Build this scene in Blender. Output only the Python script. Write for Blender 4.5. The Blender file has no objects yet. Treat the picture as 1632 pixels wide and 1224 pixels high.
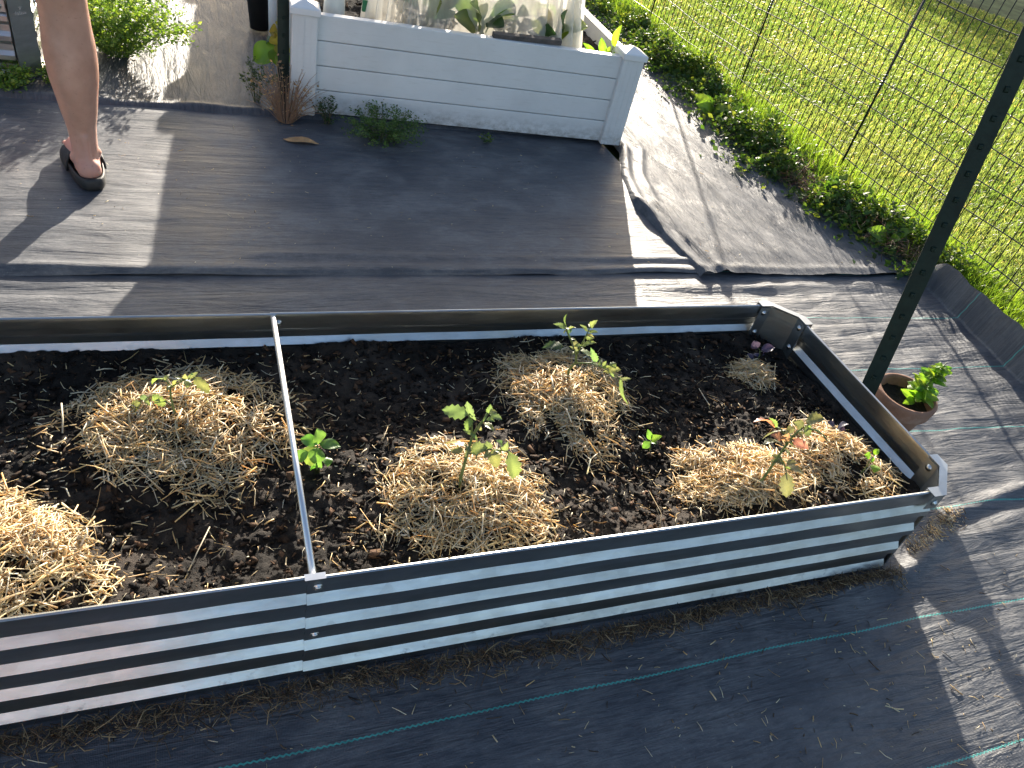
import bpy, bmesh, math, random
import numpy as np
from mathutils import Vector, Matrix

random.seed(7)
rng = np.random.default_rng(7)
scene = bpy.context.scene
COL = scene.collection

# ------------------------------------------------------------------ camera
cam_data = bpy.data.cameras.new('camera')
cam = bpy.data.objects.new('camera', cam_data)
COL.objects.link(cam)
_r = Vector((0.93131802, -0.30308393, 0.20195762))
_u = Vector((0.05093233, 0.65744649, 0.7517779))
_f = Vector((0.36062813, 0.68985814, -0.62772853))
cam.matrix_world = Matrix(((_r.x, _u.x, -_f.x, -0.1119), (_r.y, _u.y, -_f.y, -0.7036), (_r.z, _u.z, -_f.z, 1.2958), (0, 0, 0, 1)))
cam_data.sensor_width = 36.0
cam_data.lens = 26.67
cam_data.clip_start = 0.02
cam_data.clip_end = 2000
scene.camera = cam

# ------------------------------------------------------------------ light
EL = math.radians(15.2)
AZ = math.atan2(0.363, 0.932)          # towards the sun, clockwise from +y
world = bpy.data.worlds.new('World')
scene.world = world
world.use_nodes = True
wn = world.node_tree
wn.nodes.clear()
sky = wn.nodes.new('ShaderNodeTexSky')
sky.sky_type = 'NISHITA'
sky.sun_disc = False
sky.sun_elevation = EL
sky.sun_rotation = AZ
sky.air_density = 0.9
sky.dust_density = 2.0
sky.ozone_density = 1.0
bg = wn.nodes.new('ShaderNodeBackground')
bg.inputs['Strength'].default_value = 0.086
wo = wn.nodes.new('ShaderNodeOutputWorld')
wn.links.new(sky.outputs['Color'], bg.inputs['Color'])
wn.links.new(bg.outputs['Background'], wo.inputs['Surface'])
sun_data = bpy.data.lights.new('sun', 'SUN')
sun_data.energy = 5.0
sun_data.angle = math.radians(0.53)
sun_data.color = (1.0, 0.90, 0.76)
sun = bpy.data.objects.new('sun', sun_data)
COL.objects.link(sun)
SUN = Vector((math.sin(AZ) * math.cos(EL), math.cos(AZ) * math.cos(EL), math.sin(EL)))
sun.rotation_euler = SUN.to_track_quat('Z', 'Y').to_euler()
sun.location = SUN * 20
scene.view_settings.view_transform = 'Standard'
scene.view_settings.look = 'None'
scene.view_settings.gamma = 1.0
scene.view_settings.use_curve_mapping = False
scene.view_settings.exposure = 1.88

# ------------------------------------------------------------------ helpers
_tab = rng.random((256, 256))
def vnoise(x, y, s=0):
    x = np.asarray(x, float) + 17.3 * s
    y = np.asarray(y, float) + 9.1 * s
    xi = np.floor(x).astype(int); yi = np.floor(y).astype(int)
    fx = x - xi; fy = y - yi
    fx = fx * fx * (3 - 2 * fx); fy = fy * fy * (3 - 2 * fy)
    g = lambda a, b: _tab[a & 255, b & 255]
    return (g(xi, yi) * (1 - fx) * (1 - fy) + g(xi + 1, yi) * fx * (1 - fy) + g(xi, yi + 1) * (1 - fx) * fy + g(xi + 1, yi + 1) * fx * fy) - 0.5
def fbm(x, y, s=0, o=4):
    v = 0; a = 1.0
    for k in range(o):
        v = v + a * vnoise(x * 2 ** k, y * 2 ** k, s + 3 * k); a *= 0.5
    return v
def sstep(a, b, x):
    t = np.clip((np.asarray(x, float) - a) / (b - a), 0, 1)
    return t * t * (3 - 2 * t)

class MB:
    def __init__(self):
        self.v = []; self.f = []; self.c = []
    def add(self, vs, fs, col=None):
        o = len(self.v)
        self.v.extend([tuple(p) for p in vs])
        self.f.extend([tuple(i + o for i in q) for q in fs])
        if col is not None:
            self.c.extend([tuple(col) + ((1.0,) if len(col) == 3 else ())] * len(vs))
    def box(self, a, b, col=None):
        x0, y0, z0 = a; x1, y1, z1 = b
        self.add([(x0, y0, z0), (x1, y0, z0), (x1, y1, z0), (x0, y1, z0), (x0, y0, z1), (x1, y0, z1), (x1, y1, z1), (x0, y1, z1)],
                 [(0, 3, 2, 1), (4, 5, 6, 7), (0, 1, 5, 4), (1, 2, 6, 5), (2, 3, 7, 6), (3, 0, 4, 7)], col)
    def tube(self, pts, rad, n=8, cap=True, col=None):
        pts = [Vector(p) for p in pts]
        if not hasattr(rad, '__len__'): rad = [rad] * len(pts)
        vs = []; up = None
        for i, p in enumerate(pts):
            d = (pts[min(i + 1, len(pts) - 1)] - pts[max(i - 1, 0)]).normalized()
            if up is None:
                up = Vector((0, 0, 1)) if abs(d.z) < 0.9 else Vector((1, 0, 0))
            a = d.cross(up).normalized(); b = a.cross(d).normalized(); up = b
            for k in range(n):
                t = 2 * math.pi * k / n
                vs.append(p + (a * math.cos(t) + b * math.sin(t)) * rad[i])
        fs = [(i * n + k, i * n + (k + 1) % n, (i + 1) * n + (k + 1) % n, (i + 1) * n + k) for i in range(len(pts) - 1) for k in range(n)]
        if cap:
            fs.append(tuple(range(n - 1, -1, -1))); fs.append(tuple((len(pts) - 1) * n + k for k in range(n)))
        self.add(vs, fs, col)
    def lathe(self, prof, n=40, centre=(0, 0, 0), col=None):
        cx, cy, cz = centre
        vs = [(cx + r * math.cos(2 * math.pi * k / n), cy + r * math.sin(2 * math.pi * k / n), cz + z) for r, z in prof for k in range(n)]
        fs = [(i * n + k, i * n + (k + 1) % n, (i + 1) * n + (k + 1) % n, (i + 1) * n + k) for i in range(len(prof) - 1) for k in range(n)]
        self.add(vs, fs, col)
    def build(self, name, mat, parent=None, smooth=False, bevel=0.0):
        me = bpy.data.meshes.new(name)
        me.from_pydata(self.v, [], self.f)
        if self.c and len(self.c) == len(self.v):
            at = me.color_attributes.new('Col', 'FLOAT_COLOR', 'POINT')
            at.data.foreach_set('color', np.array(self.c, np.float32).ravel())
        return link(name, me, mat, parent, smooth, bevel)

def link(name, me, mat, parent=None, smooth=False, bevel=0.0):
    me.update()
    if smooth:
        me.polygons.foreach_set('use_smooth', np.ones(len(me.polygons), bool))
    if mat is not None and not me.materials:
        me.materials.append(mat)
    o = bpy.data.objects.new(name, me)
    COL.objects.link(o)
    o.parent = parent
    if bevel:
        b = o.modifiers.new('bevel', 'BEVEL'); b.width = bevel; b.segments = 2; b.limit_method = 'ANGLE'
    return o

def big_mesh(name, V, F, mat, cols=None, parent=None, smooth=False):
    """V (n,3), F (m,k) numpy arrays."""
    me = bpy.data.meshes.new(name)
    n, (m, k) = len(V), F.shape
    me.vertices.add(n); me.vertices.foreach_set('co', np.ascontiguousarray(V, np.float32).ravel())
    me.loops.add(m * k); me.loops.foreach_set('vertex_index', np.ascontiguousarray(F, np.int32).ravel())
    me.polygons.add(m); me.polygons.foreach_set('loop_start', np.arange(0, m * k, k, dtype=np.int32))
    me.update(calc_edges=True)
    if cols is not None:
        at = me.color_attributes.new('Col', 'FLOAT_COLOR', 'POINT')
        c4 = np.ones((n, 4), np.float32); c4[:, :3] = cols
        at.data.foreach_set('color', c4.ravel())
    return link(name, me, mat, parent, smooth)

def grid_mesh(name, X, Y, Z, mat, parent=None, smooth=True, cols=None):
    ny, nx = X.shape
    V = np.stack([X.ravel(), Y.ravel(), Z.ravel()], 1)
    i = np.arange(ny - 1)[:, None] * nx + np.arange(nx - 1)[None, :]
    F = np.stack([i, i + 1, i + nx + 1, i + nx], -1).reshape(-1, 4)
    return big_mesh(name, V, F, mat, cols, parent, smooth)

def tag(o, label=None, cat=None, group=None, kind=None):
    if label: o['label'] = label
    if cat: o['category'] = cat
    if group: o['group'] = group
    if kind: o['kind'] = kind
    return o
def empty(name, loc=(0, 0, 0), rz=0.0):
    o = bpy.data.objects.new(name, None)
    COL.objects.link(o); o.location = loc; o.rotation_euler = (0, 0, rz)
    o.empty_display_size = 0.05
    return o

# ------------------------------------------------------------------ materials
class N:
    """tiny node helper"""
    def __init__(self, name):
        self.m = bpy.data.materials.new(name); self.m.use_nodes = True
        self.t = self.m.node_tree; self.t.nodes.clear()
        self.out = self.t.nodes.new('ShaderNodeOutputMaterial')
    def n(self, typ, **kw):
        nd = self.t.nodes.new('ShaderNode' + typ)
        for k, v in kw.items():
            if k in nd.inputs: self.set(nd.inputs[k], v)
            else: setattr(nd, k, v)
        return nd
    def set(self, sock, v):
        if isinstance(v, bpy.types.NodeSocket): self.t.links.new(v, sock)
        elif isinstance(v, (tuple, list)) and len(v) == 3 and sock.type == 'RGBA': sock.default_value = (*v, 1)
        else: sock.default_value = v
    def coord(self, scale=(1, 1, 1), kind='Object'):
        tc = self.n('TexCoord'); mp = self.n('Mapping'); mp.inputs['Scale'].default_value = scale
        self.t.links.new(tc.outputs[kind], mp.inputs['Vector']); return mp.outputs['Vector']
    def noise(self, vec, scale, detail=4, rough=0.55, dist=0.0):
        nd = self.n('TexNoise'); self.set(nd.inputs['Vector'], vec)
        nd.inputs['Scale'].default_value = scale; nd.inputs['Detail'].default_value = detail
        nd.inputs['Roughness'].default_value = rough; nd.inputs['Distortion'].default_value = dist
        return nd.outputs['Fac']
    def ramp(self, fac, stops):
        nd = self.n('ValToRGB'); self.set(nd.inputs['Fac'], fac)
        e = nd.color_ramp.elements
        while len(e) < len(stops): e.new(0.5)
        for el, (p, c) in zip(e, stops):
            el.position = p; el.color = (*c, 1) if len(c) == 3 else c
        return nd.outputs['Color']
    def mix(self, fac, a, b, mode='MIX'):
        nd = self.n('Mix', data_type='RGBA', blend_type=mode)
        self.set(nd.inputs[0], fac); self.set(nd.inputs[6], a); self.set(nd.inputs[7], b)
        return nd.outputs[2]
    def math(self, op, a, b=0.0, c=0.0):
        nd = self.n('Math', operation=op)
        self.set(nd.inputs[0], a); self.set(nd.inputs[1], b); self.set(nd.inputs[2], c)
        return nd.outputs[0]
    def bump(self, h, strength=0.3, dist=0.002, normal=None):
        nd = self.n('Bump'); self.set(nd.inputs['Height'], h)
        nd.inputs['Strength'].default_value = strength; nd.inputs['Distance'].default_value = dist
        if normal is not None: self.set(nd.inputs['Normal'], normal)
        return nd.outputs['Normal']
    def bsdf(self, **kw):
        b = self.n('BsdfPrincipled')
        for k, v in kw.items(): self.set(b.inputs[k.replace('_', ' ')], v)
        return b
    def end(self, sh):
        self.t.links.new(sh, self.out.inputs['Surface']); return self.m

def fabric_mat(name, along_x=True, lines=False, dusty=0.5, spec=0.42, r0=0.43, wrs=0.75):
    g = N(name)
    tc = g.n('TexCoord'); sx = g.n('SeparateXYZ'); g.t.links.new(tc.outputs['Object'], sx.inputs[0])
    vec = tc.outputs['Object']
    # dust and dried soil on black plastic weave
    d1 = g.noise(g.coord((1.6, 2.4, 1)), 2.2, 6, 0.62, 0.4)
    d2 = g.noise(g.coord((13, 62, 1) if along_x else (62, 13, 1)), 1.6, 5, 0.65)
    d3 = g.noise(vec, 90, 3, 0.6)
    dust = g.math('MULTIPLY', g.math('MULTIPLY', g.ramp(d1, [(0.40, (0, 0, 0)), (0.72, (1, 1, 1))]), g.ramp(d2, [(0.36, (0.15,) * 3), (0.70, (1, 1, 1))])), g.ramp(d3, [(0.3, (0.3,) * 3), (0.65, (1, 1, 1))]))
    pat = g.ramp(g.noise(g.coord((1.0, 1.35, 1)), 5.5, 9, 0.68, 0.3), [(0.47, (0, 0, 0)), (0.66, (0.42,) * 3)])
    spk = g.ramp(g.noise(vec, 210, 2, 0.5), [(0.62, (0, 0, 0)), (0.72, (0.30,) * 3)])
    dust = g.math('MINIMUM', g.math('MULTIPLY', g.math('ADD', dust, g.math('ADD', pat, spk)), dusty), 0.9)
    streak = g.ramp(d2, [(0.3, (0.034, 0.039, 0.050)), (0.7, (0.060, 0.067, 0.082))])
    col = g.mix(dust, streak, (0.225, 0.222, 0.22))
    # weave: flat tapes, long ribs one way and short cross ribs the other
    w1 = g.n('TexWave', wave_type='BANDS', bands_direction='Y' if along_x else 'X', wave_profile='SIN')
    g.set(w1.inputs['Vector'], vec); w1.inputs['Scale'].default_value = 150; w1.inputs['Distortion'].default_value = 1.5
    w1.inputs['Detail'].default_value = 2; w1.inputs['Detail Scale'].default_value = 2.0
    w2 = g.n('TexWave', wave_type='BANDS', bands_direction='X' if along_x else 'Y', wave_profile='SIN')
    g.set(w2.inputs['Vector'], vec); w2.inputs['Scale'].default_value = 130; w2.inputs['Distortion'].default_value = 0.8
    fib = g.noise(g.coord((25, 320, 1) if along_x else (320, 25, 1)), 1.0, 4, 0.6)
    wr = g.noise(g.coord((3.0, 22, 1) if along_x else (22, 3.0, 1)), 1.0, 5, 0.6, 0.6)
    h = g.math('ADD', g.math('MULTIPLY', w1.outputs['Fac'], 0.5), g.math('MULTIPLY', w2.outputs['Fac'], 0.25))
    h = g.math('ADD', h, g.math('MULTIPLY', fib, 1.6))
    nb = g.bump(h, 0.55, 0.0012)
    nb = g.bump(wr, wrs, 0.020, nb)
    rough = g.math('ADD', r0, g.math('MULTIPLY', dust, 0.35))
    if lines:
        xx, yy = sx.outputs['X'], sx.outputs['Y']
        bend = g.math('MULTIPLY', g.math('MAXIMUM', g.math('SUBTRACT', xx, 1.35), 0.0), 0.045)
        wob = g.math('MULTIPLY', g.math('SUBTRACT', g.noise(g.coord((1.2, 0.3, 1)), 1.0, 2), 0.5), 0.035)
        q = g.math('DIVIDE', g.math('ADD', g.math('ADD', yy, 0.139), g.math('ADD', bend, wob)), 0.285)
        fr = g.math('SUBTRACT', g.math('FRACT', g.math('ADD', q, 0.5)), 0.5)
        zig = g.math('MULTIPLY', g.math('SUBTRACT', g.math('PINGPONG', g.math('MULTIPLY', xx, 200.0), 1.0), 0.5), 0.010)
        band = g.math('LESS_THAN', g.math('ABSOLUTE', g.math('ADD', fr, zig)), 0.0058)
        col = g.mix(g.math('MULTIPLY', band, g.math('ADD', 0.45, g.math('MULTIPLY', d2, 0.8))), col, (0.05, 0.34, 0.30))
    b = g.bsdf(Base_Color=col, Roughness=rough, Specular_IOR_Level=spec, Normal=nb)
    return g.end(b.outputs[0])

def galv_mat(name, base=(0.55, 0.58, 0.60), rough=0.24):
    g = N(name)
    vec = g.coord()
    v = g.n('TexVoronoi'); g.set(v.inputs['Vector'], vec); v.inputs['Scale'].default_value = 42
    sp = g.noise(v.outputs['Color'], 3.0, 1)
    st = g.noise(g.coord((4, 4, 22)), 3.0, 5, 0.6)
    col = g.mix(g.math('MULTIPLY', sp, 0.45), base, (0.26, 0.28, 0.29))
    blot = g.noise(g.coord((2.2, 2.2, 9)), 1.7, 5, 0.65)
    col = g.mix(g.ramp(blot, [(0.38, (0, 0, 0)), (0.68, (0.75,) * 3)]), col, (0.30, 0.305, 0.30))
    col = g.mix(g.ramp(st, [(0.52, (0, 0, 0)), (0.78, (0.45,) * 3)]), col, (0.33, 0.33, 0.31))
    zc_ = g.n('SeparateXYZ'); g.set(zc_.inputs[0], vec)
    mud = g.math('MULTIPLY', g.ramp(zc_.outputs['Z'], [(0.0, (1, 1, 1)), (0.085, (0, 0, 0))]), g.ramp(g.noise(g.coord((1, 1, 1.6)), 46, 6, 0.7), [(0.58, (0, 0, 0)), (0.72, (0.55,) * 3)]))
    col = g.mix(mud, col, (0.055, 0.045, 0.035))
    r = g.math('ADD', g.math('ADD', rough - 0.03, g.math('MULTIPLY', mud, 0.5)), g.math('ADD', g.math('MULTIPLY', sp, 0.10), g.math('MULTIPLY', st, 0.14)))
    nb = g.bump(g.noise(g.coord((3, 3, 8)), 2.2, 4), 0.10, 0.02)
    return g.end(g.bsdf(Base_Color=col, Metallic=1.0, Roughness=r, Normal=nb).outputs[0])

def plain(name, col, rough=0.5, metal=0.0, spec=0.5, var=0.25, scale=12.0, bump=0.0, bscale=60.0):
    g = N(name)
    nz = g.noise(g.coord(), scale, 5, 0.6)
    dk = tuple(c * (1 - var) for c in col); lt = tuple(min(1, c * (1 + var)) for c in col)
    c = g.ramp(nz, [(0.3, dk), (0.7, lt)])
    b = g.bsdf(Base_Color=c, Roughness=rough, Metallic=metal, Specular_IOR_Level=spec)
    if bump:
        g.set(b.inputs['Normal'], g.bump(g.noise(g.coord(), bscale, 4), bump, 0.004))
    return g.end(b.outputs[0])

def leafy(name, use_attr=True, col=(0.06, 0.13, 0.02), trans=0.45, rough=0.45, tmul=(2.2, 2.0, 0.9), vein=True, spec=0.4):
    g = N(name)
    if use_attr:
        a = g.n('Attribute', attribute_name='Col'); c = a.outputs['Color']
    else:
        c = g.ramp(g.noise(g.coord(), 30, 4), [(0.3, tuple(x * 0.75 for x in col)), (0.7, tuple(x * 1.25 for x in col))])
    c2 = g.mix(1.0, c, tmul, 'MULTIPLY')
    b = g.bsdf(Base_Color=c, Roughness=rough, Specular_IOR_Level=spec)
    if vein:
        g.set(b.inputs['Normal'], g.bump(g.noise(g.coord(), 260, 3), 0.35, 0.002))
    t = g.n('BsdfTranslucent'); g.set(t.inputs['Color'], c2)
    mx = g.n('MixShader'); mx.inputs[0].default_value = trans
    g.t.links.new(b.outputs[0], mx.inputs[1]); g.t.links.new(t.outputs[0], mx.inputs[2])
    return g.end(mx.outputs[0])

def vinyl_mat():
    g = N('white_vinyl')
    tc = g.n('TexCoord'); sx = g.n('SeparateXYZ'); g.t.links.new(tc.outputs['Object'], sx.inputs[0])
    nz = g.noise(g.coord(), 4, 5, 0.6); n2 = g.noise(g.coord((5, 5, 40)), 3.0, 5, 0.65)
    col = g.ramp(nz, [(0.3, (0.57, 0.57, 0.565)), (0.7, (0.66, 0.66, 0.655))])
    col = g.mix(g.ramp(n2, [(0.55, (0, 0, 0)), (0.75, (0.30,) * 3)]), col, (0.42, 0.41, 0.37))
    low = g.math('MULTIPLY', g.ramp(sx.outputs['Z'], [(0.0, (1, 1, 1)), (0.085, (0, 0, 0))]), g.ramp(g.noise(g.coord((6, 6, 9)), 5, 6, 0.7), [(0.40, (0, 0, 0)), (0.66, (0.8,) * 3)]))
    col = g.mix(low, col, (0.16, 0.135, 0.10))
    return g.end(g.bsdf(Base_Color=col, Roughness=g.math('ADD', 0.34, g.math('MULTIPLY', nz, 0.15)), Normal=g.bump(g.noise(g.coord((3, 3, 1)), 3.0, 3), 0.08, 0.01)).outputs[0])

M = {}
M['fabric_x'] = fabric_mat('landscape_fabric_lined', True, True, 0.6)
M['fabric_mid'] = fabric_mat('landscape_fabric_path', True, False, 0.8, 0.40, 0.45, 0.55)
M['fabric_back'] = fabric_mat('landscape_fabric_back', False, False, 0.35, 0.26, 0.50)
M['fabric_y'] = fabric_mat('landscape_fabric_side', False, False, 0.8, 0.26, 0.50)
M['galv'] = galv_mat('galvanised_steel')
M['galv_plate'] = galv_mat('galvanised_plate', (0.50, 0.52, 0.53), 0.34)
M['zinc'] = plain('zinc_bolt', (0.55, 0.56, 0.57), 0.28, 1.0, var=0.15)
M['tube'] = plain('aluminium_tube', (0.72, 0.73, 0.74), 0.38, 1.0, var=0.06)
M['vinyl'] = vinyl_mat()
M['vinyl_cap'] = plain('white_vinyl_cap', (0.64, 0.64, 0.64), 0.33, 0.0, 0.5, var=0.035, scale=5.0)
M['soil'] = None
g = N('potting_soil')
c = g.ramp(g.noise(g.coord(), 38, 8, 0.7), [(0.30, (0.005, 0.004, 0.0035)), (0.55, (0.016, 0.012, 0.009)), (0.78, (0.050, 0.035, 0.025))])
c = g.mix(g.ramp(g.noise(g.coord(), 6.5, 5, 0.6), [(0.46, (0, 0, 0)), (0.62, (0.8,) * 3)]), c, (0.062, 0.047, 0.036))
M['soil'] = g.end(g.bsdf(Base_Color=c, Roughness=0.82, Specular_IOR_Level=0.25, Normal=g.bump(g.noise(g.coord(), 110, 8, 0.75), 1.0, 0.012)).outputs[0])
def attr_mat(name, rough, spec=0.4, trans=0.0, bump=0.0):
    g = N(name); a = g.n('Attribute', attribute_name='Col')
    b = g.bsdf(Base_Color=a.outputs['Color'], Roughness=rough, Specular_IOR_Level=spec)
    if bump: g.set(b.inputs['Normal'], g.bump(g.noise(g.coord(), 240, 4), bump, 0.003))
    if trans:
        t = g.n('BsdfTranslucent'); g.set(t.inputs['Color'], g.mix(1.0, a.outputs['Color'], (1.2, 1.0, 0.6), 'MULTIPLY'))
        mx = g.n('MixShader'); mx.inputs[0].default_value = trans
        g.t.links.new(b.outputs[0], mx.inputs[1]); g.t.links.new(t.outputs[0], mx.inputs[2])
        return g.end(mx.outputs[0])
    return g.end(b.outputs[0])
M['straw'] = attr_mat('straw_stalk', 0.40, 0.45, 0.40)
M['chip'] = attr_mat('bark_chip', 0.85, 0.15, 0.0, 0.8)
M['leaf'] = leafy('seedling_leaf', True, trans=0.40, rough=0.42, tmul=(1.8, 1.7, 1.0), spec=0.5)
M['weed'] = leafy('weed_leaf', True, trans=0.40, rough=0.5, vein=False)
M['grass'] = leafy('lawn_blade', True, trans=0.58, rough=0.40, tmul=(2.5, 2.35, 1.1), vein=False, spec=0.4)
M['turf'] = plain('turf_soil', (0.075, 0.10, 0.035), 0.9, var=0.5, scale=3.0, spec=0.1)
M['black_wire'] = plain('black_coated_wire', (0.012, 0.013, 0.013), 0.45, var=0.2)
M['green_post'] = plain('dark_green_post_paint', (0.006, 0.016, 0.012), 0.48, 0.0, 0.3, var=0.35, scale=40.0, bump=0.15, bscale=160)
M['terracotta'] = None
g = N('weathered_terracotta')
c = g.ramp(g.noise(g.coord(), 16, 7, 0.65), [(0.30, (0.20, 0.105, 0.066)), (0.55, (0.28, 0.155, 0.105)), (0.74, (0.38, 0.26, 0.20))])
M['terracotta'] = g.end(g.bsdf(Base_Color=c, Roughness=0.8, Specular_IOR_Level=0.3, Normal=g.bump(g.noise(g.coord(), 120, 5), 0.35, 0.003)).outputs[0])
M['rubber'] = plain('black_foam_rubber', (0.018, 0.018, 0.018), 0.62, var=0.25, scale=60, bump=0.3, bscale=400)
M['cloth'] = plain('grey_cotton', (0.16, 0.17, 0.19), 0.9, var=0.1, bump=0.3, bscale=300)
M['cloth_blue'] = plain('navy_cotton', (0.05, 0.065, 0.10), 0.9, var=0.1, bump=0.3, bscale=300)
M['hair'] = plain('brown_hair', (0.05, 0.032, 0.02), 0.6, var=0.3)
g = N('skin')
nz = g.noise(g.coord(), 14, 5, 0.6); nf = g.noise(g.coord(), 150, 2, 0.5)
c = g.ramp(nz, [(0.25, (0.37, 0.195, 0.135)), (0.75, (0.52, 0.30, 0.22))])
zs_ = g.n('SeparateXYZ'); g.set(zs_.inputs[0], g.coord())
c = g.mix(g.ramp(zs_.outputs['Z'], [(0.06, (0.6,) * 3), (0.19, (0, 0, 0))]), c, (0.60, 0.30, 0.24))
c = g.mix(g.ramp(nf, [(0.66, (0, 0, 0)), (0.74, (0.45,) * 3)]), c, (0.26, 0.12, 0.08))
sb = g.bsdf(Base_Color=c, Roughness=0.46, Specular_IOR_Level=0.45, Normal=g.bump(g.noise(g.coord(), 320, 3), 0.12, 0.002))
sb.inputs['Subsurface Weight'].default_value = 0.35; sb.inputs['Subsurface Radius'].default_value = (0.012, 0.005, 0.003); sb.inputs['Subsurface Scale'].default_value = 1.0
M['skin'] = g.end(sb.outputs[0])
g = N('white_tulle')
tr = g.n('BsdfTransparent'); df = g.n('BsdfDiffuse'); df.inputs['Color'].default_value = (0.82, 0.80, 0.75, 1)
tl = g.n('BsdfTranslucent'); tl.inputs['Color'].default_value = (0.80, 0.77, 0.70, 1)
m1 = g.n('MixShader'); m1.inputs[0].default_value = 0.5
g.t.links.new(df.outputs[0], m1.inputs[1]); g.t.links.new(tl.outputs[0], m1.inputs[2])
fc = g.math('ADD', 0.30, g.math('MULTIPLY', g.noise(g.coord((14, 14, 5)), 2.0, 4), 0.42))
m2 = g.n('MixShader'); g.set(m2.inputs[0], fc)
g.t.links.new(tr.outputs[0], m2.inputs[1]); g.t.links.new(m1.outputs[0], m2.inputs[2])
M['tulle'] = g.end(m2.outputs[0])
g = N('cloudy_plastic')
b = g.bsdf(Base_Color=(0.85, 0.86, 0.80), Roughness=0.25, IOR=1.45)
b.inputs['Transmission Weight'].default_value = 0.35
M['cup'] = g.end(b.outputs[0])
M['green_plastic'] = plain('green_plastic', (0.01, 0.16, 0.06), 0.35, var=0.1)
M['dark_wood'] = plain('weathered_dark_wood', (0.075, 0.062, 0.055), 0.8, var=0.4, scale=30, bump=0.5, bscale=120)
M['dry_leaf'] = plain('dry_leaf', (0.40, 0.23, 0.10), 0.65, var=0.35, scale=50, bump=0.4, bscale=90)
M['twig'] = attr_mat('dry_twig', 0.7, 0.3)
M['engraving'] = plain('pale_engraving', (0.42, 0.43, 0.43), 0.6, var=0.05)
M['stem'] = leafy('soft_stem', False, (0.16, 0.20, 0.07), 0.25, 0.5, (1.4, 1.3, 0.7), vein=False)
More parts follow.
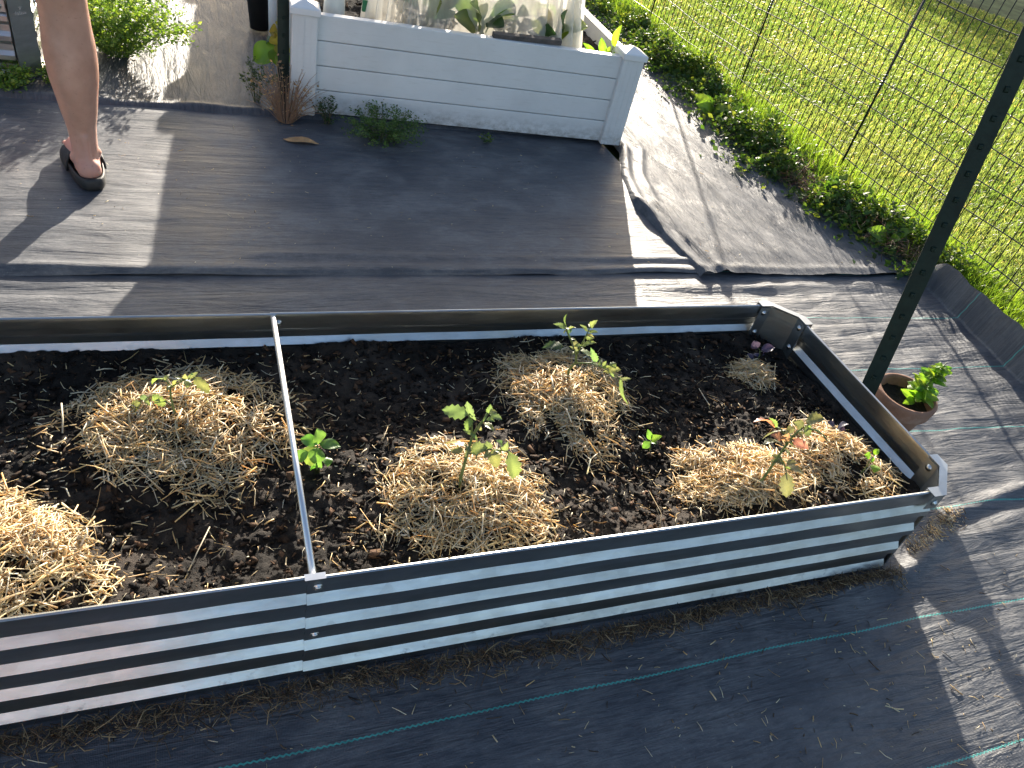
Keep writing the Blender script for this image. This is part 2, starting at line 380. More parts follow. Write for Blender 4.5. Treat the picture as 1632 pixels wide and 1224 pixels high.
PLANTS = {'front_tomato':{
  'base':[0.298,0.169,0.235],
  'stems':[[[0.2981,0.169,0.2347],[0.2925,0.1695,0.2752],[0.2928,0.1682,0.3139],[0.2949,0.1697,0.3509],[0.2947,0.1676,0.3826],[0.3001,0.164,0.4118],[0.3069,0.1635,0.427],[0.3122,0.1653,0.4424]],[[0.2958,0.1701,0.38],[0.2919,0.1749,0.4072],[0.2837,0.1789,0.4272]],[[0.2951,0.1705,0.3391],[0.3102,0.1601,0.3508],[0.3264,0.1545,0.3628],[0.3469,0.1414,0.3711],[0.3552,0.1361,0.3715]],[[0.2944,0.1709,0.3497],[0.2874,0.171,0.3613]]],
  'leaves':[([0.2808,0.1741,0.4332],[0.2435,0.2044,0.4195],0.034,0),([0.2779,0.1839,0.4542],[0.2993,0.1789,0.4129],0.022,0),([0.2897,0.1774,0.4204],[0.2808,0.1646,0.4032],0.022,0),([0.2999,0.1655,0.4155],[0.3063,0.1613,0.4039],0.01,0),([0.3122,0.1647,0.4417],[0.3159,0.1708,0.457],0.016,0),([0.3145,0.1655,0.4408],[0.3173,0.1426,0.4646],0.014,0),([0.3143,0.1619,0.4417],[0.335,0.152,0.4365],0.017,0),([0.3116,0.162,0.4305],[0.3166,0.1413,0.4442],0.012,0),([0.3095,0.1627,0.4224],[0.3178,0.1369,0.4249],0.016,0),([0.2917,0.1782,0.3535],[0.2614,0.2024,0.3365],0.024,3),([0.2872,0.1753,0.3461],[0.2618,0.1753,0.3436],0.018,0),([0.2998,0.1736,0.3463],[0.3247,0.1577,0.3638],0.034,0),([0.3275,0.1587,0.3583],[0.3257,0.1674,0.3709],0.024,0),([0.3441,0.145,0.3705],[0.3476,0.1343,0.3997],0.02,0),([0.3444,0.1461,0.3707],[0.3303,0.1452,0.3946],0.02,0),([0.3293,0.1481,0.3691],[0.3388,0.13,0.3389],0.032,0),([0.328,0.1575,0.354],[0.3139,0.1417,0.3558],0.018,0),([0.3536,0.1338,0.3755],[0.3727,0.123,0.3136],0.038,0)]},
 'back_tomato':{
  'base':[0.641,0.477,0.235],
  'stems':[[[0.6407,0.4772,0.235],[0.6379,0.4767,0.2561],[0.6473,0.474,0.2797],[0.6436,0.4754,0.3004],[0.6292,0.4817,0.3278],[0.6142,0.4955,0.3522],[0.6065,0.4923,0.3651]],[[0.6441,0.4754,0.3004],[0.6461,0.4736,0.3266],[0.649,0.4701,0.3638],[0.6524,0.4722,0.3857]],[[0.6482,0.4732,0.2785],[0.6747,0.4574,0.2903],[0.7013,0.4442,0.2871],[0.7261,0.4347,0.2753],[0.7448,0.4211,0.2674]],[[0.6414,0.4768,0.2353],[0.6191,0.489,0.2092],[0.6142,0.4947,0.1815]]],
  'leaves':[([0.6052,0.4903,0.3667],[0.5689,0.4868,0.3821],0.017,0),([0.6075,0.4908,0.3679],[0.6024,0.498,0.4011],0.018,0),([0.6126,0.4934,0.3607],[0.6194,0.4741,0.3786],0.012,0),([0.6515,0.4692,0.3847],[0.6515,0.4512,0.4165],0.02,0),([0.6493,0.4721,0.3707],[0.6195,0.4645,0.3958],0.012,0),([0.6524,0.4737,0.3677],[0.6763,0.4708,0.3671],0.013,0),([0.6533,0.4767,0.3482],[0.6707,0.471,0.3513],0.014,0),([0.6514,0.4778,0.3247],[0.6647,0.4467,0.3575],0.02,0),([0.6451,0.472,0.3173],[0.6839,0.4639,0.2916],0.026,0),([0.6352,0.4838,0.3364],[0.6346,0.475,0.3153],0.02,0),([0.6896,0.4576,0.2929],[0.6685,0.4676,0.3275],0.022,0),([0.7061,0.4473,0.2861],[0.7002,0.4368,0.3121],0.016,0),([0.7115,0.4359,0.288],[0.7309,0.418,0.3002],0.026,0),([0.7099,0.436,0.3079],[0.7192,0.421,0.3019],0.022,0),([0.7457,0.4285,0.2702],[0.774,0.4016,0.2065],0.02,0),([0.6061,0.4886,0.1855],[0.5565,0.4914,0.1723],0.028,1),([0.619,0.484,0.1905],[0.6686,0.4634,0.1457],0.034,1),([0.6122,0.4902,0.1641],[0.6015,0.4821,0.0893],0.03,1),([0.6413,0.4714,0.2305],[0.6777,0.4652,0.2184],0.012,2),([0.6134,0.4904,0.3145],[0.5656,0.4985,0.3066],0.036,1)]},
 'red_leaf_tomato':{
  'base':[0.926,0.103,0.23],
  'stems':[[[0.9261,0.103,0.23],[0.9318,0.096,0.2635],[0.9337,0.095,0.304],[0.9356,0.095,0.3384],[0.9406,0.097,0.3622],[0.9384,0.0934,0.3918],[0.9443,0.0893,0.4168]],[[0.9394,0.096,0.3633],[0.9331,0.0992,0.3792],[0.9146,0.1067,0.3992],[0.9092,0.1163,0.3976]],[[0.9516,0.0896,0.4157],[0.9668,0.0783,0.4199],[0.9862,0.0718,0.4118],[0.9999,0.0668,0.3989]],[[0.9381,0.0967,0.3326],[0.9525,0.0883,0.3165],[0.9701,0.0843,0.2909]]],
  'leaves':[([0.9047,0.1138,0.3969],[0.855,0.1243,0.4077],0.03,4),([0.924,0.1028,0.3766],[0.8863,0.0992,0.3952],0.03,4),([0.928,0.1009,0.3726],[0.9196,0.09,0.4043],0.026,4),([0.9292,0.1066,0.396],[0.9048,0.1264,0.3532],0.026,5),([0.9282,0.1018,0.3642],[0.8837,0.1015,0.3659],0.028,5),([0.9414,0.0916,0.3841],[0.9633,0.0647,0.3814],0.026,4),([0.9443,0.0895,0.4343],[0.9589,0.0659,0.4607],0.04,5),([0.9522,0.0943,0.4147],[0.9172,0.0932,0.4333],0.028,5),([0.9448,0.0871,0.4189],[0.9713,0.084,0.4012],0.028,5),([0.939,0.0971,0.4043],[0.9351,0.1123,0.3924],0.022,5),([0.9454,0.0915,0.4001],[0.963,0.0921,0.3897],0.02,5),([0.9508,0.0921,0.3184],[0.9308,0.1081,0.3235],0.022,5),([0.9568,0.0902,0.3139],[0.9262,0.1004,0.3129],0.022,5),([0.9622,0.0786,0.2983],[0.9746,0.0553,0.245],0.04,5),([0.964,0.0882,0.3073],[1.0087,0.0745,0.2915],0.028,5),([0.9606,0.0907,0.3168],[0.9697,0.074,0.3287],0.02,5),([0.9923,0.0704,0.4052],[0.9923,0.0763,0.3902],0.016,4)]},
 'left_tomato':{
  'base':[-0.191,0.429,0.25],
  'stems':[[[-0.1913,0.4291,0.2502],[-0.1944,0.432,0.2753],[-0.1934,0.4331,0.3011],[-0.1972,0.4325,0.3139],[-0.2038,0.4371,0.315]],[[-0.1929,0.43,0.3024],[-0.181,0.4255,0.3134],[-0.1665,0.4141,0.3325],[-0.1586,0.4159,0.3359]],[[-0.191,0.429,0.2547],[-0.2081,0.4421,0.2615],[-0.2267,0.4438,0.2714],[-0.2492,0.4637,0.2422]]],
  'leaves':[([-0.2051,0.4426,0.3117],[-0.2252,0.454,0.2906],0.02,6),([-0.201,0.428,0.3213],[-0.1968,0.4355,0.3269],0.012,6),([-0.1742,0.4151,0.3307],[-0.1875,0.4345,0.2975],0.016,6),([-0.1602,0.4152,0.3353],[-0.1647,0.395,0.3622],0.02,6),([-0.1583,0.4074,0.3432],[-0.1521,0.4037,0.3527],0.018,6),([-0.1523,0.4097,0.3416],[-0.127,0.4003,0.3086],0.026,6),([-0.1626,0.4199,0.3272],[-0.1654,0.405,0.3204],0.02,6),([-0.2251,0.4401,0.2775],[-0.2057,0.4405,0.2467],0.024,6),([-0.2471,0.4517,0.25],[-0.2643,0.4695,0.2138],0.028,5),([-0.2418,0.4503,0.2552],[-0.2406,0.456,0.2658],0.018,5)]},
 'basil':{
  'base':[0.056,0.308,0.19],
  'stems':[[[0.0561,0.3079,0.1906],[0.0556,0.3108,0.2194],[0.0553,0.3118,0.2456]]],
  'leaves':[([0.0552,0.3091,0.2502],[0.0545,0.3184,0.2809],0.031,7),([0.0539,0.305,0.2535],[0.025,0.3211,0.2562],0.024,7),([0.0572,0.3051,0.2537],[0.0953,0.2946,0.2524],0.024,7),([0.0548,0.3124,0.2393],[0.0375,0.3146,0.1915],0.036,7),([0.0574,0.3076,0.2409],[0.0456,0.29,0.2191],0.032,7),([0.0391,0.3105,0.2295],[0.0205,0.3182,0.2012],0.024,7),([0.0589,0.3063,0.2168],[0.0615,0.3133,0.1811],0.017,7),([0.0729,0.3007,0.221],[0.0714,0.2819,0.2155],0.019,7),([0.0487,0.31,0.1994],[0.0482,0.3148,0.1659],0.02,7)]},
 'basil_sprout':{
  'base':[0.79,0.289,0.175],
  'stems':[[[0.7903,0.2889,0.1747],[0.7843,0.2922,0.1954]]],
  'leaves':[([0.7787,0.2883,0.2023],[0.7704,0.2999,0.2251],0.014,7),([0.7877,0.2947,0.1949],[0.7906,0.2716,0.2298],0.018,7),([0.7838,0.2928,0.1925],[0.7698,0.29,0.1752],0.018,7),([0.7885,0.2937,0.1911],[0.7919,0.279,0.1963],0.012,7)]},
 'clover_sprout':{
  'base':[1.235,0.11,0.22],
  'stems':[[[1.235,0.11,0.2202],[1.2339,0.1082,0.2526],[1.2342,0.1103,0.2694],[1.2389,0.1122,0.2879]],[[1.2359,0.1095,0.2658],[1.2462,0.1005,0.2592]]],
  'leaves':[([1.2265,0.1092,0.2799],[1.2122,0.1157,0.2825],0.017,8),([1.2389,0.1132,0.2658],[1.2427,0.106,0.2686],0.014,8),([1.2339,0.1097,0.2848],[1.2421,0.1135,0.2978],0.013,8),([1.2533,0.1042,0.2543],[1.2401,0.0888,0.2491],0.022,8)]},
 'purple_basil_back':{
  'base':[1.24,0.545,0.215],
  'stems':[[[1.2399,0.545,0.2152],[1.2361,0.5505,0.2299]],[[1.2344,0.5479,0.2299],[1.2178,0.5538,0.2426]]],
  'leaves':[([1.2352,0.5448,0.2324],[1.2671,0.5354,0.2465],0.028,9),([1.2449,0.5414,0.2326],[1.2521,0.5434,0.217],0.02,9),([1.2233,0.5492,0.2336],[1.2139,0.5628,0.2502],0.026,9),([1.2197,0.5513,0.2153],[1.2035,0.5406,0.2058],0.02,9),([1.2259,0.5523,0.2163],[1.2298,0.5384,0.2147],0.02,9)]},
 'purple_basil_front':{
  'base':[1.268,0.24,0.215],
  'stems':[[[1.2676,0.2402,0.2152],[1.2618,0.2436,0.2292]]],
  'leaves':[([1.2647,0.2472,0.2254],[1.2409,0.2621,0.2405],0.022,9),([1.256,0.2396,0.2368],[1.2617,0.2237,0.2659],0.022,9),([1.2653,0.242,0.2313],[1.2765,0.23,0.2353],0.02,9),([1.2618,0.2462,0.2223],[1.2496,0.2463,0.2111],0.018,9)]},
 'chard':{
  'base':[1.588,2.467,0.35],
  'stems':[[[1.5881,2.4669,0.35],[1.5949,2.4596,0.4032]],[[1.5852,2.4685,0.3492],[1.5618,2.4784,0.3634]]],
  'leaves':[([1.5981,2.4664,0.398],[1.6013,2.4536,0.4967],0.036,8),([1.5688,2.4807,0.3566],[1.5477,2.5047,0.4206],0.036,8),([1.5379,2.4949,0.3438],[1.4772,2.5278,0.3822],0.026,8),([1.5871,2.4689,0.3559],[1.5813,2.4592,0.4019],0.034,8),([1.6157,2.4581,0.3492],[1.6028,2.458,0.3814],0.02,8),([1.5569,2.4888,0.3438],[1.5162,2.497,0.3622],0.02,8)]},
 'big_leaf_vine':{
  'base':[0.196,2.709,0.02],
  'stems':[[[0.1961,2.709,0.02],[0.1993,2.7106,0.1487],[0.1946,2.7123,0.2302],[0.1902,2.713,0.2777]]],
  'leaves':[([0.1905,2.7111,0.2179],[0.1579,2.7087,0.2272],0.07,3),([0.2004,2.7104,0.2395],[0.1819,2.7091,0.266],0.06,3),([0.1952,2.7116,0.1563],[0.0965,2.7435,0.0886],0.1,10),([0.1984,2.7021,0.1641],[0.1894,2.6875,0.0967],0.1,10),([0.203,2.7095,0.1745],[0.1816,2.7027,0.2318],0.075,3),([0.2002,2.7122,0.0629],[0.1631,2.7211,0.1329],0.05,1),([0.2019,2.7069,0.0563],[0.1953,2.699,0.0105],0.06,1),([0.2027,2.7071,0.1836],[0.2093,2.6824,0.1344],0.07,3),([0.1632,2.7248,0.1981],[0.1523,2.7416,0.1666],0.04,1)]}}

# ================================================================== ground
me_g = MB(); me_g.add([(-150, -150, -0.045), (150, -150, -0.045), (150, 150, -0.045), (-150, 150, -0.045)], [(0, 1, 2, 3)])
tag(me_g.build('ground', M['turf']), 'grassy soil ground under the fabric and lawn', 'ground', kind='structure')

def sheet(name, x0, x1, y0, y1, step, zfun, mat, label, edge=None):
    nx = int((x1 - x0) / step) + 1; ny = int((y1 - y0) / step) + 1
    X, Y = np.meshgrid(np.linspace(x0, x1, nx), np.linspace(y0, y1, ny))
    if edge: X, Y = edge(X, Y)
    return tag(grid_mesh(name, X, Y, zfun(X, Y), mat), label, 'ground fabric', kind='structure')

def wrinkle_x(X, Y, s, amp=0.006):
    a = fbm(X * 1.1, Y * 9.0 + 0.6 * vnoise(X * 2, Y * 2, s), s, 4)
    b = fbm(X * 3.5, Y * 26, s + 5, 3)
    big = fbm(X * 1.3, Y * 1.3, s + 9, 2)
    return amp * (a + 0.35 * b) + 0.010 * big
def seg_d(X, Y, P):
    """distance to a polyline"""
    d = np.full(X.shape, 9.0)
    for (ax, ay), (bx, by) in zip(P[:-1], P[1:]):
        t = np.clip(((X - ax) * (bx - ax) + (Y - ay) * (by - ay)) / ((bx - ax) ** 2 + (by - ay) ** 2), 0, 1)
        d = np.minimum(d, np.hypot(X - ax - t * (bx - ax), Y - ay - t * (by - ay)))
    return d

def curl_x(Y):
    return 2.475 + 0.16 * np.clip(Y - 0.60, 0, 0.65) + 0.02 * vnoise(Y * 3, Y * 0, 4)
def z_a(X, Y):
    z = wrinkle_x(X, Y, 1, 0.006)
    near = np.exp(-((Y - 1.17) / 0.10) ** 2)
    z += near * 0.012 * fbm(X * 1.3, Y * 16, 22, 3)
    lo = sstep(1.45, 1.8, X)
    z += lo * 0.010 * fbm(X * 5 + Y * 3, Y * 14 - X * 2, 31, 4)
    rid = seg_d(X, Y, [(1.18, -0.055), (1.40, -0.035), (1.56, 0.03), (1.66, 0.10), (2.05, 0.16)])
    z += 0.017 * np.exp(-(rid / 0.018) ** 2)
    rid2 = seg_d(X, Y, [(1.62, 0.02), (1.9, 0.06), (2.3, 0.02)])
    z += 0.012 * np.exp(-(rid2 / 0.03) ** 2)
    # the turned up edge along the lawn
    e = curl_x(Y)
    up = np.clip((X - e) / 0.030, 0, 1) ** 1.1
    z += up * (0.125 + 0.03 * vnoise(Y * 4, X * 3, 8)) * sstep(1.30, 1.14, Y)
    return z + 0.002
def edge_a(X, Y):
    e = curl_x(Y)
    return np.where(X > 2.3, np.where(X < 2.60, 2.3 + (X - 2.3) * (e - 2.3) / 0.30, e + (X - 2.60) * 0.22), X), Y
sheet('landscape_fabric', -2.4, 2.74, -2.2, 1.33, 0.014, z_a, M['fabric_x'], 'black woven landscape fabric with green stitch lines under the steel bed', edge_a)

def z_b(X, Y):
    z = wrinkle_x(X, Y, 2, 0.0045) + 0.012
    hem = np.exp(-((Y - 1.275 - 0.012 * vnoise(X * 2.1, X * 0, 3)) / 0.020) ** 2)
    z += hem * (0.004 + 0.013 * np.abs(fbm(X * 2.2, Y * 3, 14, 3)))
    z += 0.010 * np.exp(-((Y - 1.33 - 0.05 * vnoise(X * 1.7, X * 0, 6)) / 0.016) ** 2) * sstep(-0.05, 0.15, vnoise(X * 1.6, X * 0, 12))
    return z - 0.012 * sstep(1.262, 1.246, Y)
def edge_b(X, Y):
    e = 1.245 + 0.022 * fbm(X * 1.4, X * 0, 7, 3)
    return X, np.where(Y < 1.30, e + (Y - 1.245) * (1.30 - e) / 0.055, Y)
sheet('landscape_fabric', -2.4, 1.60, 1.245, 2.50, 0.012, z_b, M['fabric_mid'], 'shaded middle strip of black landscape fabric in front of the white bed', edge_b)

def edge_c(X, Y):
    left = np.interp(Y, [1.24, 1.5, 1.75, 2.0, 2.25, 2.6, 6], [1.53, 1.50, 1.485, 1.55, 1.655, 1.68, 1.70]) + 0.008 * fbm(Y * 6, Y * 0, 5, 3)
    right = 2.62 + 0.05 * fbm(Y * 2, Y * 0, 6, 3)
    t = (X - 1.5) / 1.15
    y = np.where(Y < 1.30, 1.235 + 0.014 * fbm(X * 2, X * 0, 9, 3) + (Y - 1.235) * 0.95, Y)
    return left + t * (right - left), y
def z_c(X, Y):
    left = np.interp(Y, [1.24, 1.5, 1.75, 2.0, 2.25, 2.6, 6], [1.53, 1.50, 1.485, 1.55, 1.655, 1.68, 1.70])
    z = 0.020 + 0.012 * fbm(X * 7, Y * 1.6, 3, 4) + 0.004 * fbm(X * 22, Y * 5, 13, 3)
    z += 0.010 * fbm(X * 3 + Y * 1.2, Y * 3, 17, 4) * sstep(2.3, 1.5, Y)
    z += 0.028 * np.exp(-((X - left - 0.028) / 0.02) ** 2) * (0.6 + vnoise(Y * 5, Y * 0, 2)) + 0.014 * np.exp(-((X - left - 0.10 - 0.05 * vnoise(Y * 3, Y * 0, 3)) / 0.02) ** 2)
    z += 0.004 * np.exp(-((Y - 1.27) / 0.02) ** 2)
    return z - 0.018 * sstep(0.012, 0.0, X - left)
sheet('landscape_fabric', 1.5, 2.65, 1.235, 5.6, 0.012, z_c, M['fabric_y'], 'sunlit crumpled strip of landscape fabric beside the wire fence', edge_c)

def z_d(X, Y):
    z = 0.022 + 0.006 * fbm(X * 9, Y * 1.3, 4, 4) + 0.003 * fbm(X * 24, Y * 6, 8, 3)
    z += 0.010 * np.exp(-((Y - 2.385) / 0.02) ** 2) * (0.5 + np.abs(fbm(X * 3, X * 0, 5, 3)))
    return z - 0.02 * sstep(2.368, 2.352, Y)
def edge_d(X, Y):
    return X, np.where(Y < 2.42, Y + 0.022 * fbm(X * 2.0, X * 0, 15, 3) * (2.42 - Y) / 0.07, Y)
sheet('landscape_fabric', -2.4, 1.62, 2.352, 5.2, 0.014, z_d, M['fabric_back'], 'landscape fabric with lengthwise ribs behind the standing person', edge_d)

# ================================================================== steel raised beds
BW, BH, BL, BC = 0.6825, 0.2755, 1.3966, 0.061
def wall_profile():
    P = [(0.0, BH), (0.0, 0.236)]
    z = 0.236
    for k in range(4):
        z = 0.236 - 0.0672 * k
        P += [(0.0, z), (0.0105, z - 0.0145), (0.0105, z - 0.0305), (0.0, z - 0.0455)]
    P += [(0.0, 0.0)]
    out = []
    for q in P:
        if not out or abs(q[0] - out[-1][0]) + abs(q[1] - out[-1][1]) > 1e-6: out.append(q)
    return out
PROF = wall_profile()

def panel(mb, a, b, nrm, lift=0.0, nseg=30, seed=0):
    a = Vector(a); b = Vector(b); nrm = Vector(nrm)
    n = len(PROF); t = 0.0014; vs = []
    for i in range(nseg + 1):
        p = a.lerp(b, i / nseg)
        for side in (0, 1):
            for j, (o, z) in enumerate(PROF):
                wob = 0.0016 * float(vnoise(i * 0.45 + seed * 7, z * 9, seed)) if 0 < i < nseg else 0
                q = p + nrm * (o + lift + wob - side * t)
                vs.append((q.x, q.y, max(z, -0.004)))
    S = 2 * n; fs = []
    for i in range(nseg):
        for j in range(n - 1):
            o = i * S + j; fs.append((o, o + S, o + S + 1, o + 1))
            o = i * S + n + j; fs.append((o, o + 1, o + S + 1, o + S))
        fs.append((i * S, i * S + n, (i + 1) * S + n, (i + 1) * S))
    for i in (0, nseg):
        for j in range(n - 1):
            o = i * S + j
            fs.append((o, o + 1, o + n + 1, o + n) if i == 0 else (o, o + n, o + n + 1, o + 1))
    mb.add(vs, fs)

bolt_mesh = None
def bolt(parent, loc, nrm):
    global bolt_mesh
    if bolt_mesh is None:
        mb = MB(); mb.lathe([(0.0001, 0.0042), (0.003, 0.0040), (0.0052, 0.0026), (0.0056, 0.0), (0.0085, 0.0), (0.0085, -0.0012), (0.0001, -0.0012)], 14)
        o = mb.build('bolt', M['zinc'], parent, True); bolt_mesh = o.data
    else:
        o = bpy.data.objects.new('bolt', bolt_mesh); COL.objects.link(o); o.parent = parent
    o.location = loc; o.rotation_euler = Vector(nrm).to_track_quat('Z', 'Y').to_euler()
    return o

def steel_bed(loc, label, name='steel_raised_bed'):
    root = empty(name, loc); tag(root, label, 'raised bed', 'corrugated steel raised beds')
    c = BC; s2 = math.sqrt(0.5)
    runs = [((-BL + c, 0), (0.012, 0), (0, -1), 0.0), ((0.0, 0), (BL - c, 0), (0, -1), 0.0026),
            ((0.012, BW), (-BL + c, BW), (0, 1), 0.0), ((BL - c, BW), (0.0, BW), (0, 1), 0.0026),
            ((BL, c), (BL, BW - c), (1, 0), 0.0), ((-BL, BW - c), (-BL, c), (-1, 0), 0.0)]
    for k, (a, b, nn, lift) in enumerate(runs):
        mb = MB(); panel(mb, (*a, 0), (*b, 0), (*nn, 0), lift, 34, k)
        p = mb.build('wall_panel', M['galv'], root)
        # rolled rim along the top of the panel, folded down on the inner side
        A = Vector((*a, 0)); B = Vector((*b, 0)); nv = Vector((*nn, 0))
        rm = MB()
        pr = [(0.0020, BH - 0.004), (0.0028, BH + 0.0012), (0.0, BH + 0.0030), (-0.0035, BH + 0.0012), (-0.0040, BH - 0.004), (-0.0040, BH - 0.024), (-0.0018, BH - 0.026), (-0.0016, BH - 0.004)]
        vs = [tuple(P + nv * (o + lift) + Vector((0, 0, z))) for P in (A, B) for o, z in pr]
        m = len(pr)
        rm.add(vs, [(i, i + m, (i + 1) % m + m, (i + 1) % m) for i in range(m)] + [tuple(range(m)), tuple(range(2 * m - 1, m - 1, -1))])
        rm.build('rim', M['galv'], p, False)
    corners = [((BL - c, 0), (BL, c)), ((BL, BW - c), (BL - c, BW)), ((-BL + c, BW), (-BL, BW - c)), ((-BL, c), (-BL + c, 0))]
    for ci, (a, b) in enumerate(corners):
        a = Vector((*a, 0)); b = Vector((*b, 0)); d = (b - a).normalized(); nn = Vector((d.y, -d.x, 0))
        wa = Vector((1, 0, 0)) if abs(a.y) < 1e-6 or abs(a.y - BW) < 1e-6 else Vector((0, 1, 0))
        wb = Vector((0, 1, 0)) if wa.x else Vector((1, 0, 0))
        if (a - b).dot(wa) < 0: wa = -wa
        if (b - a).dot(wb) < 0: wb = -wb
        na = (nn - wa * nn.dot(wa)).normalized(); nbv = (nn - wb * nn.dot(wb)).normalized()
        mb = MB(); w = 0.034
        def strip(pts, z0, z1, th):
            for (p, q, n_) in pts:
                vs = [p, q, q - n_ * th, p - n_ * th]
                mb.add([(v.x, v.y, z0) for v in vs] + [(v.x, v.y, z1) for v in vs], [(0, 3, 2, 1), (4, 5, 6, 7), (0, 1, 5, 4), (1, 2, 6, 5), (2, 3, 7, 6), (3, 0, 4, 7)])
        oa = a + nn * 0.012; ob = b + nn * 0.012
        # chamfer face outside, clip at its head, and the inner plate with two wings
        strip([(oa, ob, nn)], -0.004, BH + 0.001, 0.0022)
        strip([(a + wa * w + na * 0.0165, a + na * 0.0165, na), (b + nbv * 0.0165, b + wb * w + nbv * 0.0165, nbv)], 0.237, BH + 0.002, 0.0022)
        strip([(a + wa * w - na * 0.0046, a - na * 0.0046, na), (a - na * 0.004, b - nbv * 0.004, nn), (b - nbv * 0.0046, b + wb * w - nbv * 0.0046, nbv)], 0.02, BH - 0.0005, 0.0022)
        # folded cap over the head of the bracket
        hd = [a + wa * w + na * 0.018, a + na * 0.018, b + nbv * 0.018, b + wb * w + nbv * 0.018, b + wb * w - nbv * 0.007, b - nbv * 0.007, a - na * 0.007, a + wa * w - na * 0.007]
        mb.add([(v.x, v.y, BH + 0.0032) for v in hd] + [(v.x, v.y, BH + 0.0052) for v in hd],
               [(0, 1, 6, 7), (1, 2, 5, 6), (2, 3, 4, 5), (15, 14, 9, 8), (14, 13, 10, 9), (13, 12, 11, 10)] + [(i, i + 8, (i + 1) % 8 + 8, (i + 1) % 8) for i in range(8)])
        br = mb.build('corner_bracket', M['galv_plate'], root)
        for (P, wv, nv) in ((a, wa, na), (b, wb, nbv)):
            bolt(root, P + wv * 0.017 + nv * 0.0185 + Vector((0, 0, 0.256)), nv)
            for z in (0.256, 0.19):
                bolt(root, P + wv * 0.017 - nv * 0.0075 + Vector((0, 0, z)), -nv)
    for z in (0.253, 0.118):
        bolt(root, (0.017, -0.0046, z), (0, -1, 0))
        bolt(root, (0.017, BW - 0.003, z), (0, -1, 0))
    mb = MB(); mb.tube([(0.010, -0.001, 0.268), (0.009, BW * 0.5, 0.2675), (0.006, BW + 0.001, 0.270)], 0.0058, 14)
    mb.build('cross_bar', M['tube'], root, True)
    mb = MB(); mb.box((-0.004, -0.008, BH + 0.0034), (0.028, 0.004, BH + 0.0050)); mb.box((0.000, 0.0022, 0.245), (0.024, 0.0040, BH + 0.003))
    mb.build('bar_clip', M['zinc'], root)
    return root

bed = steel_bed((0, 0, 0.0), 'long corrugated galvanised steel raised bed planted with tomatoes and mulched with straw')
bed2 = steel_bed((-0.672 - BL, 2.507, 0.022), 'steel raised bed corner with engraved plate beside the bare leg')
tx = bpy.data.curves.new('lettering', 'FONT'); tx.body = 'foliux'; tx.size = 0.020; tx.extrude = 0.0002; tx.align_x = 'CENTER'
_to = bpy.data.objects.new('lettering_curve', tx); COL.objects.link(_to)
_me = bpy.data.meshes.new_from_object(_to.evaluated_get(bpy.context.evaluated_depsgraph_get())); bpy.data.objects.remove(_to)
to = link('lettering', _me, M['engraving'], bed2)
s2 = math.sqrt(0.5)
to.matrix_local = Matrix.Translation((BL - BC / 2 + 0.0125 * s2, BC / 2 - 0.0125 * s2, 0.222)) @ Matrix.Rotation(math.radians(45), 4, 'Z') @ Matrix.Rotation(math.radians(90), 4, 'X')
mb = MB()
for q in (-0.004, 0.0, 0.004):
    mb.tube([(q * 0.3, 0, 0), (q, 0, 0.006), (q * 1.6, 0, 0.009)], 0.0006, 5)
em = mb.build('emblem', M['engraving'], bed2)
em.matrix_local = Matrix.Translation((BL - BC / 2 + 0.0125 * s2, BC / 2 - 0.0125 * s2, 0.240)) @ Matrix.Rotation(math.radians(45), 4, 'Z')

# ------------------------------------------------------------------ soil in the bed
MOUNDS = {  # centre x, y, radius x, radius y, height, straws
    'left': (-0.200, 0.435, 0.192, 0.175, 0.060, 4200),
    'front': (0.318, 0.172, 0.160, 0.138, 0.072, 3900),
    'back': (0.625, 0.455, 0.150, 0.185, 0.045, 3500),
    'right': (0.935, 0.150, 0.145, 0.110, 0.062, 3100),
    'corner': (1.232, 0.180, 0.110, 0.110, 0.044, 2200),
    'small': (1.205, 0.500, 0.062, 0.055, 0.030, 800),
    'edge': (-0.430, 0.150, 0.140, 0.135, 0.062, 3300)}
def mound_h(x, y, only=None):
    z = 0.0
    for k, (cx, cy, rx, ry, h, n) in MOUNDS.items():
        if only and k != only: continue
        d = ((x - cx) / rx) ** 2 + ((y - cy) / ry) ** 2
        z = z + h * np.exp(-(np.minimum(d, 9) ** 1.35) * 1.1)
    return z
def soil_z(x, y, mounds=True):
    x = np.asarray(x, float); y = np.asarray(y, float)
    z = 0.178 + 0.030 * fbm(x * 3.1, y * 3.1, 2, 3) + 0.012 * fbm(x * 16, y * 16, 3, 3)
    z = z + 0.022 * np.exp(-((y - 0.03) / 0.08) ** 2) + 0.012 * sstep(0.60, 0.68, y)
    z = z - 0.030 * np.exp(-((x - 0.80) / 0.12) ** 2 - ((y - 0.20) / 0.12) ** 2)
    if mounds: z = z + 0.74 * mound_h(x, y)
    return z
X, Y = np.meshgrid(np.linspace(-BL + 0.012, BL - 0.004, 560), np.linspace(-0.0005 + 0.004, BW - 0.004, 150))
inset = np.clip(BC - (BL - np.abs(X)) - np.minimum(Y, BW - Y), 0, 1)
X = X - np.sign(X) * inset * 0.5; Y = Y + np.where(Y < BW / 2, 1, -1) * inset * 0.5
Z = soil_z(X, Y) + 0.010 * fbm(X * 60, Y * 60, 5, 3)
tag(grid_mesh('potting_soil', X, Y, Z, M['soil']), 'dark crumbly potting soil filling the steel bed', 'soil', kind='stuff')

